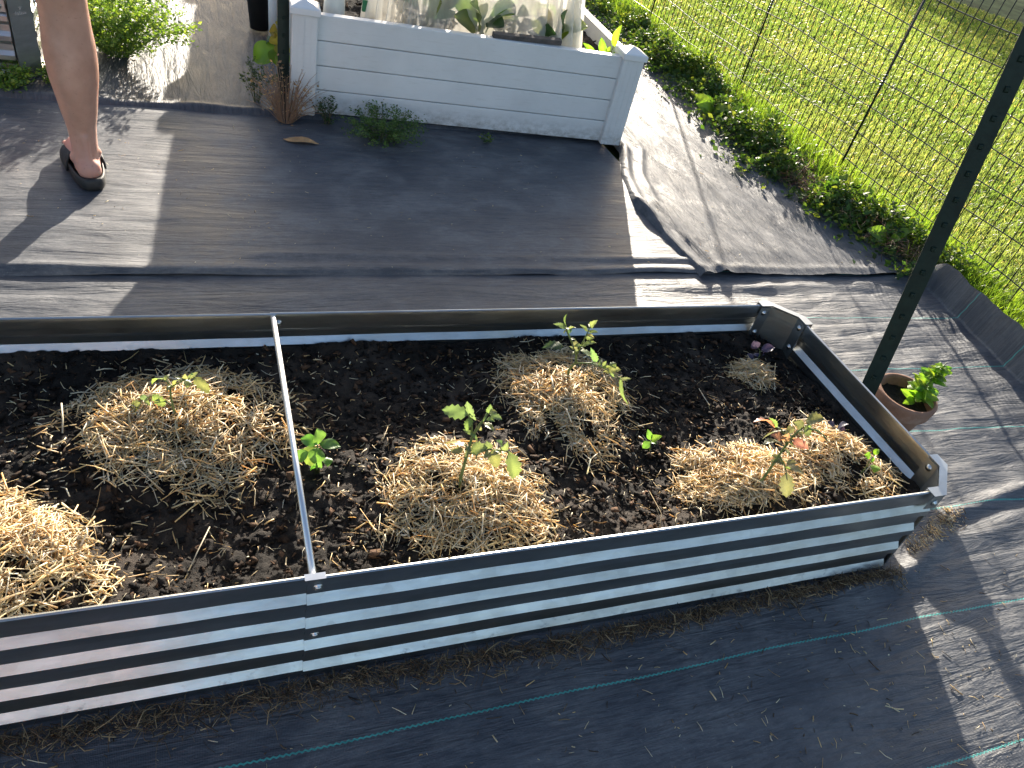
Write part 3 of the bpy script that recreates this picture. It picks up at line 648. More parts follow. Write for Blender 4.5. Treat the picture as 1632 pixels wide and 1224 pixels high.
def chips(name, n, px, label, size=(0.003, 0.016), zf=None, lift=0.0, pal=None, kind='stuff'):
    """irregular flattened lumps, 8 corners each"""
    base = np.array([(-1, -1, -1), (1, -1, -1), (1, 1, -1), (-1, 1, -1), (-1, -1, 1), (1, -1, 1), (1, 1, 1), (-1, 1, 1)], float)
    fa = np.array([(0, 3, 2, 1), (4, 5, 6, 7), (0, 1, 5, 4), (1, 2, 6, 5), (2, 3, 7, 6), (3, 0, 4, 7)])
    P = px(n); n = len(P)
    s = size[0] + (size[1] - size[0]) * rng.random(n) ** 5
    sc = np.stack([s, s * rng.uniform(0.18, 0.7, n), s * rng.uniform(0.12, 0.45, n)], 1) * 0.5
    V = base[None] * sc[:, None, :] * rng.uniform(0.3, 1.15, (n, 8, 1))
    az = rng.uniform(0, 2 * np.pi, n); tl = rng.normal(0, 0.5, n)
    x, y, z = V[..., 0], V[..., 1], V[..., 2]
    x, z = x * np.cos(tl)[:, None] - z * np.sin(tl)[:, None], x * np.sin(tl)[:, None] + z * np.cos(tl)[:, None]
    x, y = x * np.cos(az)[:, None] - y * np.sin(az)[:, None], x * np.sin(az)[:, None] + y * np.cos(az)[:, None]
    zc = zf(P[:, 0], P[:, 1]) + lift + 0.2 * s * rng.random(n)
    V = np.stack([x + P[:, :1], y + P[:, 1:2], z + zc[:, None]], -1).reshape(-1, 3)
    F = (fa[None] + 8 * np.arange(n)[:, None, None]).reshape(-1, 4)
    pal = np.array(pal)
    cc = pal[rng.integers(0, len(pal), n)] * rng.uniform(0.6, 1.3, (n, 1))
    return tag(big_mesh(name, V, F, M['chip'], np.repeat(cc, 8, 0)), label, 'bark', kind=kind)
soilpal = [(0.009, 0.007, 0.005), (0.013, 0.009, 0.007), (0.024, 0.015, 0.010), (0.040, 0.024, 0.015), (0.007, 0.006, 0.006), (0.085, 0.048, 0.028), (0.018, 0.014, 0.012)]
chips('bark_chips', 32000, lambda n: np.stack([rng.uniform(-0.75, BL - 0.03, n), rng.uniform(0.010, BW - 0.010, n)], 1), 'dark bark chips and crumbs over the soil in the steel bed', (0.002, 0.022), soil_z, 0.001, soilpal)

# ------------------------------------------------------------------ straw
STRAW = np.array([(0.79, 0.67, 0.42), (0.79, 0.69, 0.47), (0.80, 0.74, 0.57), (0.74, 0.56, 0.28), (0.62, 0.56, 0.38), (0.78, 0.64, 0.34), (0.82, 0.78, 0.64), (0.52, 0.36, 0.17)])
def straws(name, P, zc, slope, L, label, cat='straw', width=(0.0013, 0.0036), tilt=0.24, pal=STRAW, mat='straw', bend=0.13):
    """each stalk: a bent four sided tube of two lengths, 12 corners"""
    n = len(P)
    az = rng.uniform(0, 2 * np.pi, n)
    d = np.stack([np.cos(az), np.sin(az)], 1)
    tz = (slope * d).sum(1) + rng.normal(0, tilt, n)
    dv = np.stack([d[:, 0], d[:, 1], tz], 1); dv /= np.linalg.norm(dv, axis=1, keepdims=True)
    side = np.stack([-d[:, 1], d[:, 0], np.zeros(n)], 1)
    up = np.cross(dv, side)
    roll = rng.uniform(0, np.pi, n)[:, None]
    a = side * np.cos(roll) + up * np.sin(roll); b = -side * np.sin(roll) + up * np.cos(roll)
    w = (width[0] + (width[1] - width[0]) * rng.random(n) ** 1.6)[:, None] * 0.5
    th = w * rng.uniform(0.25, 0.7, (n, 1))
    c0 = np.column_stack([P, zc]); hl = (L * 0.5)[:, None]
    kink = (a * rng.normal(0, bend, (n, 1)) + b * rng.normal(0, bend, (n, 1))) * hl
    cen = [c0 - dv * hl, c0 + kink, c0 + dv * hl]
    V = np.stack([cen[r] + o for r in range(3) for o in (a * w, b * th, -a * w, -b * th)], 1)
    fa = [(r * 4 + k, r * 4 + (k + 1) % 4, r * 4 + 4 + (k + 1) % 4, r * 4 + 4 + k) for r in range(2) for k in range(4)] + [(3, 2, 1, 0), (8, 9, 10, 11)]
    F = (np.array(fa)[None] + 12 * np.arange(n)[:, None, None]).reshape(-1, 4)
    cc = pal[rng.integers(0, len(pal), n)] * rng.uniform(0.75, 1.15, (n, 1))
    return tag(big_mesh(name, V.reshape(-1, 3), F, M[mat], np.repeat(np.clip(cc, 0, 0.85), 12, 0)), label, cat, kind='stuff')
def grad(f, x, y, e=0.01):
    return np.stack([(f(x + e, y) - f(x - e, y)) / (2 * e), (f(x, y + e) - f(x, y - e)) / (2 * e)], 1)
MLABEL = {'left': 'broad straw mound around the pale tomato seedling left of the cross bar',
          'front': 'golden straw mound around the tall tomato seedling against the front wall',
          'back': 'greyish straw mound under the branching tomato by the rear wall',
          'right': 'golden straw mound under the red tinged tomato seedling',
          'corner': 'straw mound with the lime green sprout in the near corner of the bed',
          'small': 'smallest straw patch in the far corner beside purple leaves',
          'edge': 'bright straw mound cut off by the picture edge'}
for k, (cx, cy, rx, ry, h, n) in MOUNDS.items():
    th = rng.uniform(0, 2 * np.pi, n); r = np.sqrt(rng.random(n)) * 1.0
    edge = 1.03 + 0.60 * vnoise(np.cos(th) * 1.7 + cx * 9, np.sin(th) * 1.7 + cy * 9, 4) + rng.normal(0, 0.12, n)
    px = cx + rx * r * edge * np.cos(th); py = np.clip(cy + ry * r * edge * np.sin(th), 0.014, BW - 0.02)
    px = np.minimum(px, BL - 0.03)
    keep = vnoise(px * 26, py * 26, 8) + 0.42 - 0.12 * r > rng.random(n) * 0.25
    px, py, r = px[keep], py[keep], r[keep]
    lay = rng.random(len(px))
    zc = soil_z(px, py) + 0.003 + lay * 0.026 * np.clip(1.25 - r, 0.1, 1)
    L = 0.010 + 0.064 * rng.random(len(px)) ** 2.4
    straws('straw_mulch', np.stack([px, py], 1), zc, grad(soil_z, px, py) * 0.8, L, MLABEL[k])
# loose bits over the soil
n = 7000
px = rng.uniform(-0.72, BL - 0.06, n); py = rng.uniform(0.015, BW - 0.03, n)
near = np.zeros(n)
for k, (cx, cy, rx, ry, h, _) in MOUNDS.items():
    near = np.maximum(near, np.exp(-0.8 * (((px - cx) / (rx * 1.35)) ** 2 + ((py - cy) / (ry * 1.35)) ** 2)))
keep = rng.random(n) < 0.13 + 0.65 * near
px, py = px[keep], py[keep]
straws('loose_straw', np.stack([px, py], 1), soil_z(px, py) + 0.004, grad(soil_z, px, py) * 0.6, 0.005 + 0.028 * rng.random(len(px)) ** 2.2, 'short loose straw scattered over the dark soil', width=(0.001, 0.0028))
# a few long stalks
q = np.array([(-0.27, 0.11), (-0.24, 0.20), (0.03, 0.35), (0.19, 0.37), (-0.16, 0.15), (0.13, 0.14), (0.58, 0.28), (0.70, 0.10), (0.72, 0.36), (-0.30, 0.30), (0.42, 0.40), (1.0, 0.42), (-0.33, 0.06)])
straws('long_stalks', q, soil_z(q[:, 0], q[:, 1]) + 0.008, grad(soil_z, q[:, 0], q[:, 1]) * 0.5, rng.uniform(0.06, 0.13, len(q)), 'long thin straw stalks lying across the bare soil', width=(0.002, 0.0036), tilt=0.12)
# dead weeds and straw along the foot of the front wall
n = 4200
px = rng.uniform(-0.7, 1.36, n); py = -0.022 - np.abs(rng.normal(0, 0.020, n)) * (0.45 + 1.0 * np.clip(vnoise(px * 5, px * 0, 6) + 0.5, 0, 1)) - 0.016 * np.clip(vnoise(px * 2.2, px * 0, 2) + 0.3, 0, 1)
deb = np.array([(0.15, 0.10, 0.06), (0.22, 0.155, 0.09), (0.10, 0.068, 0.042), (0.34, 0.25, 0.14), (0.07, 0.05, 0.034)])
zz = z_a(px, py)
straws('dead_weed_litter', np.stack([px, py], 1), zz + 0.003 + 0.010 * rng.random(n), np.zeros((n, 2)), 0.006 + 0.045 * rng.random(n) ** 2, 'brown dead weeds matted along the foot of the steel bed', 'litter', (0.0008, 0.0024), 0.35, deb, 'chip', 0.3)
n = 1500
px = rng.uniform(-0.6, 2.1, n); py = rng.uniform(-0.72, -0.03, n)
sel = (px < 1.42) | (rng.random(n) < 0.55); px, py = px[sel], py[sel]
straws('straw_litter', np.stack([px, py], 1), z_a(px, py) + 0.0022, np.zeros((len(px), 2)), 0.004 + 0.026 * rng.random(len(px)) ** 2.4, 'short straw bits strewn over the fabric in front of the bed', 'litter', (0.0010, 0.0028), 0.10, np.vstack([STRAW, deb]))
n = 420
t = rng.random(n); px = 1.46 + 0.24 * t + rng.normal(0, 0.016, n); py = 0.018 + 0.09 * t + rng.normal(0, 0.015, n)
straws('straw_litter', np.stack([px, py], 1), z_a(px, py) + 0.003 + 0.006 * rng.random(n), np.zeros((n, 2)), 0.006 + 0.026 * rng.random(n) ** 2, 'straw caught on the fabric fold by the bed corner', 'litter', (0.0008, 0.0024), 0.25, np.vstack([STRAW, deb]))
n = 420
px = rng.uniform(-0.9, 2.4, n); py = rng.uniform(1.26, 2.25, n)
zf = np.where(px < 1.5, z_b(px, py), z_c(px, py))
straws('straw_litter', np.stack([px, py], 1), zf + 0.0025, np.zeros((n, 2)), 0.003 + 0.016 * rng.random(n) ** 3, 'tiny pale bits on the fabric path behind the bed', 'litter', (0.0008, 0.002), 0.10, np.vstack([STRAW, deb]))

# ================================================================== plants
LEAFCOL = [(0.145, 0.19, 0.085), (0.035, 0.075, 0.030), (0.30, 0.30, 0.05), (0.25, 0.22, 0.04), (0.30, 0.15, 0.11), (0.125, 0.145, 0.075), (0.21, 0.245, 0.095), (0.12, 0.235, 0.045), (0.18, 0.32, 0.03), (0.040, 0.032, 0.080), (0.12, 0.21, 0.02)]
CAMP = Vector((-0.11, -0.70, 1.30))
def leaf_shape(base, tip, w, nrm, bulge=0.12, fold=0.22, serr=0.0, col=(0.1, 0.2, 0.04), nl=10, round_=0.75, droop=0.0):
    base = Vector(base); tip = Vector(tip); d = tip - base; L = d.length; d.normalize()
    side = d.cross(nrm).normalized(); up = side.cross(d).normalized()
    vs = []; cs = []
    js = (-1.0, -0.55, 0.0, 0.55, 1.0)
    for i in range(nl + 1):
        t = i / nl
        ww = w * 0.5 * (math.sin(math.pi * min(1, t ** round_)) ** 0.75 if 0 < t < 1 else 0.03)
        if serr and i % 2: ww *= 1 - serr
        c = base + d * (L * t) + up * (bulge * L * math.sin(math.pi * t)) - Vector((0, 0, 1)) * (droop * L * t * t)
        for j in js:
            v = c + side * (ww * j) + up * (fold * ww * abs(j) - 0.10 * ww * abs(j) ** 3 + 0.05 * w * math.sin(7 * t + 3 * j))
            vs.append(v)
            k = 1.25 if j == 0 else (1.0 + 0.10 * math.sin(9 * t + j * 4)) * (0.95 if abs(j) > 0.9 else 1)
            cs.append(tuple(min(0.8, x * k) for x in col) + (1,))
    m = len(js)
    fs = [(i * m + j, i * m + j + 1, (i + 1) * m + j + 1, (i + 1) * m + j) for i in range(nl) for j in range(m - 1)]
    return vs, fs, cs
def leaf_obj(parent, base, tip, w, colour, origin, serr=0.0, roll=0.5, name='leaf', bulge=None, round_=0.75, mat='leaf'):
    mid = (Vector(base) + Vector(tip)) / 2
    v = (CAMP - mid).normalized() * 0.7 + Vector((0, 0, 0.6)) + Vector((random.uniform(-1, 1), random.uniform(-1, 1), random.uniform(-0.4, 0.4))) * roll
    col = tuple(c * random.uniform(0.85, 1.18) for c in colour)
    vs, fs, cs = leaf_shape(base, tip, w, v.normalized(), random.uniform(0.06, 0.18) if bulge is None else bulge, random.uniform(0.1, 0.4), serr, col, 10, round_)
    mb = MB(); o = Vector(origin)
    mb.v = [tuple(p - o) for p in vs]; mb.f = fs; mb.c = cs
    return mb.build(name, M[mat], parent, True)
SPEC = {'front_tomato': ('tomato_seedling', 'tall upright tomato seedling in the front straw mound', 'tomato', 0.0030),
        'back_tomato': ('tomato_seedling', 'branching tomato plant reaching above the rear wall of the steel bed', 'tomato', 0.0028),
        'red_leaf_tomato': ('tomato_seedling', 'drooping tomato seedling with pinkish red leaves', 'tomato', 0.0028),
        'left_tomato': ('tomato_seedling', 'small pale tomato seedling left of the cross bar', 'tomato', 0.0020),
        'basil': ('basil_plant', 'young green basil plant right beside the cross bar', 'basil', 0.0018),
        'basil_sprout': ('basil_plant', 'tiny green basil sprout on bare soil between the straw mounds', 'basil', 0.0012),
        'clover_sprout': ('sprout', 'lime green round leaved sprout in the near corner straw', 'sprout', 0.0012),
        'purple_basil_back': ('purple_basil', 'purple basil seedling in the far corner by the bracket', 'basil', 0.0013),
        'purple_basil_front': ('purple_basil', 'purple basil seedling against the end wall behind the corner mound', 'basil', 0.0013),
        'chard': ('leafy_plant', 'bright green leafy plant at the corner post of the white bed', 'plant', 0.0030),
        'big_leaf_vine': ('leafy_plant', 'yellowing big leaved plant beside the dark green post and white corner post', 'plant', 0.0040)}
for key, (nm, lab, cat, sr) in SPEC.items():
    P = PLANTS[key]
    root = empty(nm, P['base']); tag(root, lab, cat)
    o = Vector(P['base'])
    for st in P['stems']:
        mb = MB(); pts = [Vector(q) - o for q in st]
        if st is P['stems'][0]: pts = [pts[0] - Vector((0, 0, 0.03))] + pts
        mb.tube(pts, [sr * (1.15 - 0.5 * i / len(pts)) * (1 if st is P['stems'][0] else 0.6) for i in range(len(pts))], 7)
        mb.build('stem', M['stem'], root, True)
    for (a, b, w, ci) in P['leaves']:
        tom = 'tomato' in key
        leaf_obj(root, a, b, w * (0.82 if tom else 1.0), LEAFCOL[ci], o, 0.30 if tom else 0.0, 0.9 if tom else 0.45, round_=0.75 if tom or key == 'chard' else 0.9)

# small side leaflets along the tomato stems
for key in ('front_tomato', 'back_tomato', 'red_leaf_tomato', 'left_tomato'):
    P = PLANTS[key]; o = Vector(P['base'])
    root = next(ob for ob in bpy.data.objects if ob.type == 'EMPTY' and (ob.location - o).length < 1e-4)
    for st in P['stems']:
        for i in range(1, len(st)):
            for rep in range(2 if key == 'back_tomato' else 1):
                if st is P['stems'][0] and i < len(st) * 0.45: continue
                b0 = Vector(st[i]).lerp(Vector(st[i - 1]), random.random() * 0.8)
                a_ = random.uniform(0, 6.28); ln = random.uniform(0.010, 0.024)
                e_ = b0 + Vector((math.cos(a_) * ln, math.sin(a_) * ln, random.uniform(-0.6, 0.7) * ln))
                leaf_obj(root, b0, e_, ln * random.uniform(0.35, 0.55), LEAFCOL[random.choice((0, 0, 5, 6))], o, 0.3, 0.9)

# potted basil in terracotta
pot = empty('terracotta_pot', (1.700, 0.420, 0.004)); tag(pot, 'weathered terracotta pot standing behind the end of the steel bed', 'pot')
pot.rotation_euler = (math.radians(1.5), math.radians(-1.5), 0)
mb = MB(); mb.lathe([(0.0001, 0.012), (0.050, 0.0), (0.056, 0.0), (0.059, 0.03), (0.071, 0.098), (0.0725, 0.104), (0.079, 0.108), (0.083, 0.116), (0.0865, 0.145), (0.0865, 0.153), (0.083, 0.158), (0.076, 0.157), (0.0735, 0.150), (0.070, 0.115), (0.066, 0.10), (0.064, 0.09)], 56)
mb.build('pot_body', M['terracotta'], pot, True)
mb = MB()
rr = [0.0001, 0.02, 0.04, 0.055, 0.0705]
nn_ = 40
vs = [(r * math.cos(2 * math.pi * k / nn_), r * math.sin(2 * math.pi * k / nn_), 0.124 + 0.010 * float(fbm(r * 40 * math.cos(2 * math.pi * k / nn_), r * 40 * math.sin(2 * math.pi * k / nn_), 3, 3))) for r in rr for k in range(nn_)]
mb.add(vs, [(i * nn_ + k, i * nn_ + (k + 1) % nn_, (i + 1) * nn_ + (k + 1) % nn_, (i + 1) * nn_ + k) for i in range(4) for k in range(nn_)])
mb.build('pot_soil', M['soil'], pot, True)
pb = empty('basil_plant', (1.716, 0.402, 0.124)); tag(pb, 'bushy bright green basil growing in the terracotta pot', 'basil')
ax = Vector((0.052, 0.018, 0.125))
mb = MB(); mb.tube([(0, 0, -0.03), ax * 0.5, ax, ax * 1.12], [0.003, 0.0025, 0.0015, 0.0008], 7); mb.build('stem', M['stem'], pb, True)
for i in range(85):
    t = random.uniform(0.1, 1.0) ** 0.8
    b0 = ax * t; a_ = i * 2.4 + random.uniform(-0.4, 0.4); ln = 0.058 * (1.15 - 0.75 * t) * random.uniform(0.75, 1.2)
    e = b0 + Vector((math.cos(a_) * ln, math.sin(a_) * ln, random.uniform(-0.15, 0.5) * ln))
    off = Vector(pb.location)
    leaf_obj(pb, b0 + off, e + off, ln * 0.5, LEAFCOL[8 if i % 3 else 7], off, 0.0, 0.9, round_=0.85)

# ================================================================== white vinyl bed
def vinyl_bed(loc, rz, w, d, label):
    root = empty('white_raised_bed', loc, rz); tag(root, label, 'raised bed', 'white vinyl raised beds')
    ps = 0.097; ht = 0.392; pl = 0.0945
    for (px, py) in ((0, 0), (w - ps, 0), (0, d - ps), (w - ps, d - ps)):
        mb = MB(); mb.box((px, py, 0.0), (px + ps, py + ps, ht))
        po = mb.build('corner_post', M['vinyl'], root, False, 0.006)
        mb = MB()
        for gx in (0.022, 0.046, 0.071):
            mb.box((px + gx, py - 0.0012, 0.004), (px + gx + 0.0016, py + 0.002, ht - 0.004))
        mb.build('post_rib', M['vinyl'], po)
        mb = MB(); e = 0.007; m = ps / 2
        r0 = [(px - e, py - e), (px + ps + e, py - e), (px + ps + e, py + ps + e), (px - e, py + ps + e)]
        r1 = [(px - e * .2, py - e * .2), (px + ps + e * .2, py - e * .2), (px + ps + e * .2, py + ps + e * .2), (px - e * .2, py + ps + e * .2)]
        vs = [(*q, ht - 0.012) for q in r0] + [(*q, ht + 0.010) for q in r0] + [(*q, ht + 0.014) for q in r1] + [(px + m, py + m, ht + 0.034)]
        fs = [(0, 3, 2, 1)] + [(i, (i + 1) % 4, (i + 1) % 4 + 4, i + 4) for i in range(4)] + [(i + 4, (i + 1) % 4 + 4, (i + 1) % 4 + 8, i + 8) for i in range(4)] + [(i + 8, (i + 1) % 4 + 8, 12) for i in range(4)]
        mb.add(vs, fs); mb.build('post_cap', M['vinyl_cap'], po, False, 0.0015)
    for (a, b) in (((ps - 0.004, 0.026), (w - ps + 0.004, 0.066)), ((ps - 0.004, d - 0.066), (w - ps + 0.004, d - 0.026)), ((0.026, ps - 0.004), (0.066, d - ps + 0.004)), ((w - 0.066, ps - 0.004), (w - 0.026, d - ps + 0.004))):
        for k in range(4):
            mb = MB(); mb.box((a[0], a[1], 0.006 + k * pl), (b[0], b[1], 0.006 + (k + 1) * pl - 0.0035))
            mb.build('plank', M['vinyl'], root, False, 0.0028)
    mb = MB()
    for k in range(3): mb.box((0.05, 0.037, 0.006 + (k + 1) * pl - 0.006), (w - 0.05, 0.06, 0.006 + (k + 1) * pl + 0.004))
    mb.build('tongue', M['vinyl'], root)
    return root
RZ = math.atan2(-0.089, 1.454)
box = vinyl_bed((0.209, 2.364, 0.026), RZ, 1.457, 1.31, 'white vinyl raised bed of four stacked planks with netted greens')
vinyl_bed((0.30, 3.85, 0.026), RZ, 1.457, 1.31, 'second white vinyl raised bed out of view behind the netted one')
def bx(x, y, z=0.0):
    c, s = math.cos(RZ), math.sin(RZ)
    return Vector((0.209 + c * x - s * y, 2.364 + s * x + c * y, 0.026 + z))
X, Y = np.meshgrid(np.linspace(0.067, 1.39, 150), np.linspace(0.067, 1.243, 120))
c_, s_ = math.cos(RZ), math.sin(RZ)
Z = 0.342 + 0.03 * fbm(X * 5, Y * 5, 3, 4) + 0.012 * fbm(X * 30, Y * 30, 4, 3)
tag(grid_mesh('potting_soil', 0.209 + c_ * X - s_ * Y, 2.364 + s_ * X + c_ * Y, Z, M['soil']), 'dark soil inside the white vinyl bed', 'soil', kind='stuff')
def boxsoil(n): 
    u = rng.uniform(0.075, 1.38, n); v = rng.uniform(0.07, 0.9, n)
    return np.stack([0.209 + c_ * u - s_ * v, 2.364 + s_ * u + c_ * v], 1)
chips('bark_chips', 2500, boxsoil, 'bark crumbs on the soil inside the white bed', (0.004, 0.03), lambda x, y: 0.345 + 0 * x, 0.004, soilpal + [(0.16, 0.10, 0.06)])

# brassicas under the net
for i, (u, v, hh) in enumerate(((0.56, 0.30, 0.20), (0.78, 0.22, 0.14), (0.98, 0.42, 0.26), (0.66, 0.55, 0.3), (1.12, 0.25, 0.16))):
    b0 = bx(u, v, 0.32); root = empty('cabbage_plant', b0)
    tag(root, ['leafy brassica under the net nearest the white front planks', 'small yellowing brassica behind the dark board', 'large brassica under the net right of the middle', 'tall brassica at the back of the net', 'drooping broad leaved brassica near the net corner'][i], 'brassica', 'brassicas under the net')
    mb = MB(); mb.tube([(0, 0, -0.02), (0.005, 0, hh * 0.4), (0, 0.004, hh * 0.7)], [0.008, 0.007, 0.004], 8); mb.build('stem', M['stem'], root, True)
    for k in range(11):
        a_ = k * 2.4 + i; z0 = hh * (0.15 + 0.05 * k); ln = 0.10 + 0.06 * random.random()
        s_b = b0 + Vector((math.cos(a_) * 0.02, math.sin(a_) * 0.02, z0))
        e_b = s_b + Vector((math.cos(a_) * ln * 0.8, math.sin(a_) * ln * 0.8, ln * random.uniform(0.1, 0.75)))
        leaf_obj(root, s_b, e_b, ln * 0.62, (LEAFCOL[1], LEAFCOL[5], LEAFCOL[0], LEAFCOL[10])[(k + i) % 4], b0, 0.0, 0.8, round_=1.15)
# the net: a tent of tulle that falls in folds
NU, NV = 520, 26
us = np.linspace(0, 2 * np.pi, NU, endpoint=False); vv = np.linspace(0, 1, NV)
U, Vv = np.meshgrid(us, vv)
sq = lambda c, p=0.28: np.sign(c) * np.abs(c) ** p
hx, hy = 0.455, 0.50
shrink = 1 - 0.10 * Vv - 0.9 * sstep(0.80, 1.0, Vv) * 0.95
foldw = (0.030 * np.sin(U * 23 + 2.0 * np.sin(U * 5)) + 0.016 * np.sin(U * 57 + 3 * Vv) + 0.022 * vnoise(U * 9, Vv * 2, 5)) * (1.15 - 0.8 * Vv)
lx = 0.775 + (hx * sq(np.cos(U)) + foldw * np.cos(U)) * shrink
ly = 0.645 + (hy * sq(np.sin(U)) + foldw * np.sin(U) * 1.3) * shrink + 0.03 * vnoise(U * 4, Vv * 3, 9)
lz = 0.322 + 0.37 * np.minimum(Vv / 0.86, 1) ** 0.9 + 0.03 * sstep(0.8, 1, Vv) + 0.012 * vnoise(U * 14, Vv * 9, 3)
GX = 0.209 + c_ * lx - s_ * ly; GY = 2.364 + s_ * lx + c_ * ly
V = np.stack([GX.ravel(), GY.ravel(), (0.026 + lz).ravel()], 1)
i0 = np.arange(NV - 1)[:, None] * NU + np.arange(NU)[None]; i1 = np.arange(NV - 1)[:, None] * NU + (np.arange(NU)[None] + 1) % NU
F = np.stack([i0, i1, i1 + NU, i0 + NU], -1).reshape(-1, 4)
tag(big_mesh('insect_net', V, F, M['tulle'], None, None, True), 'translucent white tulle net draped over the greens in the white bed', 'net')
# cup, clip and board in the white bed
cup = empty('plastic_cup', (0.393, 2.570, 0.345)); tag(cup, 'upturned cloudy plastic cup beside the white corner post', 'cup')
mb = MB(); mb.lathe([(0.041, 0.0), (0.043, 0.0), (0.0435, 0.01), (0.036, 0.15), (0.034, 0.153), (0.0001, 0.153), (0.0001, 0.1515), (0.033, 0.1515), (0.0345, 0.148), (0.042, 0.01)], 40); mb.build('cup_wall', M['cup'], cup, True)
mb = MB(); mb.lathe([(0.0375, 0.03), (0.0385, 0.03), (0.0365, 0.06), (0.0355, 0.06)], 40); mb.build('fill_band', M['stem'], cup, True)
clip = empty('net_clip', (0.520, 2.600, 0.395)); tag(clip, 'small green plastic clip holding the edge of the net', 'clip')
for q in (-1, 1):
    mb = MB(); mb.box((-0.012, q * 0.004 - 0.002, -0.018), (0.012, q * 0.004 + 0.002, 0.026)); ob = mb.build('jaw', M['green_plastic'], clip, False, 0.002); ob.rotation_euler = (q * 0.18, 0, 0)
mb = MB(); mb.tube([(-0.013, 0, 0), (0.013, 0, 0)], 0.004, 10); mb.build('hinge', M['green_plastic'], clip, True)
bd = MB(); L_ = 0.30
for k in range(13):
    t = k / 12; 
bd.box((-L_ / 2, -0.014, -0.010), (L_ / 2, 0.014, 0.010))
bo = bd.build('wooden_board', M['dark_wood'], None, False, 0.002); bo.location = bx(0.935, 0.060, 0.392); bo.rotation_euler = (0.15, math.radians(-1.2), RZ + math.radians(3.0))
tag(bo, 'dark weathered wooden batten resting on the front rim of the white bed', 'board')

# ================================================================== posts and fence
def t_post(base, top, label, h, yaw):
    root = empty('metal_post', base); tag(root, label, 'post', 'dark green studded metal posts')
    d = (Vector(top) - Vector(base)).normalized()
    q = Vector((0, 0, 1)).rotation_difference(d)
    root.rotation_euler = (q.to_matrix().to_4x4() @ Matrix.Rotation(yaw, 4, 'Z')).to_euler()
    w = 0.0220; sec = [(-w, -0.0035), (w, -0.0035), (w, 0.0005), (0.004, 0.0025), (0.0028, 0.032), (-0.0028, 0.032), (-0.004, 0.0025), (-w, 0.0005)]
    mb = MB(); n = len(sec)
    mb.add([(x, y, z) for z in (-0.25, h) for x, y in sec], [(i, (i + 1) % n, (i + 1) % n + n, i + n) for i in range(n)] + [tuple(range(n - 1, -1, -1)), tuple(range(n, 2 * n))])
    mb.build('shaft', M['green_post'], root, False, 0.0012)
    stud = None
    for k in range(int(h / 0.062)):
        z = 0.04 + 0.062 * k
        if stud is None:
            mb = MB(); mb.add([(-0.006, -0.003, -0.007), (0.006, -0.003, -0.007), (0.006, -0.003, 0.007), (-0.006, -0.003, 0.007), (-0.004, -0.0085, -0.004), (0.004, -0.0085, -0.004), (0.004, -0.0095, 0.005), (-0.004, -0.0095, 0.005)],
                              [(4, 5, 6, 7), (0, 1, 5, 4), (1, 2, 6, 5), (2, 3, 7, 6), (3, 0, 4, 7)])
            o = mb.build('stud', M['green_post'], root, False, 0.001); stud = o.data
        else:
            o = bpy.data.objects.new('stud', stud); COL.objects.link(o); o.parent = root
            b = o.modifiers.new('bevel', 'BEVEL'); b.width = 0.001; b.segments = 2
        o.location = (0, 0, z)
    return root
t_post((1.541, 0.392, 0), (1.510, 0.534, 1.016), 'dark green studded metal post behind the terracotta pot', 1.55, math.radians(-38))
t_post((0.188, 2.408, 0.02), (0.180, 2.45, 1.0), 'dark green metal post against the white corner post', 0.43, math.radians(10))
npot = empty('nursery_pot', (0.165, 3.36, 0.03)); tag(npot, 'black plastic nursery pot standing behind the yellowing leaves', 'pot')
mb = MB(); mb.lathe([(0.0001, 0.004), (0.045, 0.0), (0.060, 0.15), (0.066, 0.15), (0.066, 0.168), (0.060, 0.168), (0.056, 0.13), (0.0001, 0.13)], 32); mb.build('pot_body', M['rubber'], npot, True)
mb = MB(); mb.lathe([(0.066, 0.156), (0.0675, 0.158), (0.0675, 0.168), (0.066, 0.170), (0.058, 0.169)], 32); mb.build('pot_rim', M['rubber'], npot, True)
mb = MB(); mb.tube([(0.215, 3.22, 0.02), (0.213, 3.225, 0.14), (0.211, 3.23, 0.30)], 0.019, 18)
tag(mb.build('white_pipe', M['vinyl'], None, True), 'white plastic pipe standing between the dark green post and the black pot', 'pipe')

FX = 2.899
fence = empty('wire_fence', (FX, 2.0, 0)); tag(fence, 'black coated wire mesh fence between the fabric and the lawn', 'fence')
mbv = MB(); mbv.tube([(0, 0, -0.03), (0.004, 0, 0.4), (-0.003, 0, 0.8), (0, 0, 1.24)], 0.0024, 5, False)
wire = mbv.build('upright_wire', M['black_wire'], fence, True); wd = wire.data
F0, F1 = -1.0, 7.2
ny = int((F1 - F0) / 0.0508)
for k in range(ny):
    o = wire if k == 0 else bpy.data.objects.new('upright_wire', wd)
    if k: COL.objects.link(o); o.parent = fence
    o.location = (0.006 * math.sin(k * 0.21) + 0.004 * math.sin(k * 0.9), F0 + k * 0.0508 - 2.0, 0)
for k in range(10):
    z = 0.088 + 0.1275 * k
    mb = MB(); m = 90
    mb.tube([(0.006 * math.sin(i * 0.9) + 0.0026, F0 - 2 + (F1 - F0) * i / m, z + 0.006 * math.sin(i * 0.55 + k) ) for i in range(m + 1)], 0.0026, 5)
    mb.build('cross_wire', M['black_wire'], fence, True)
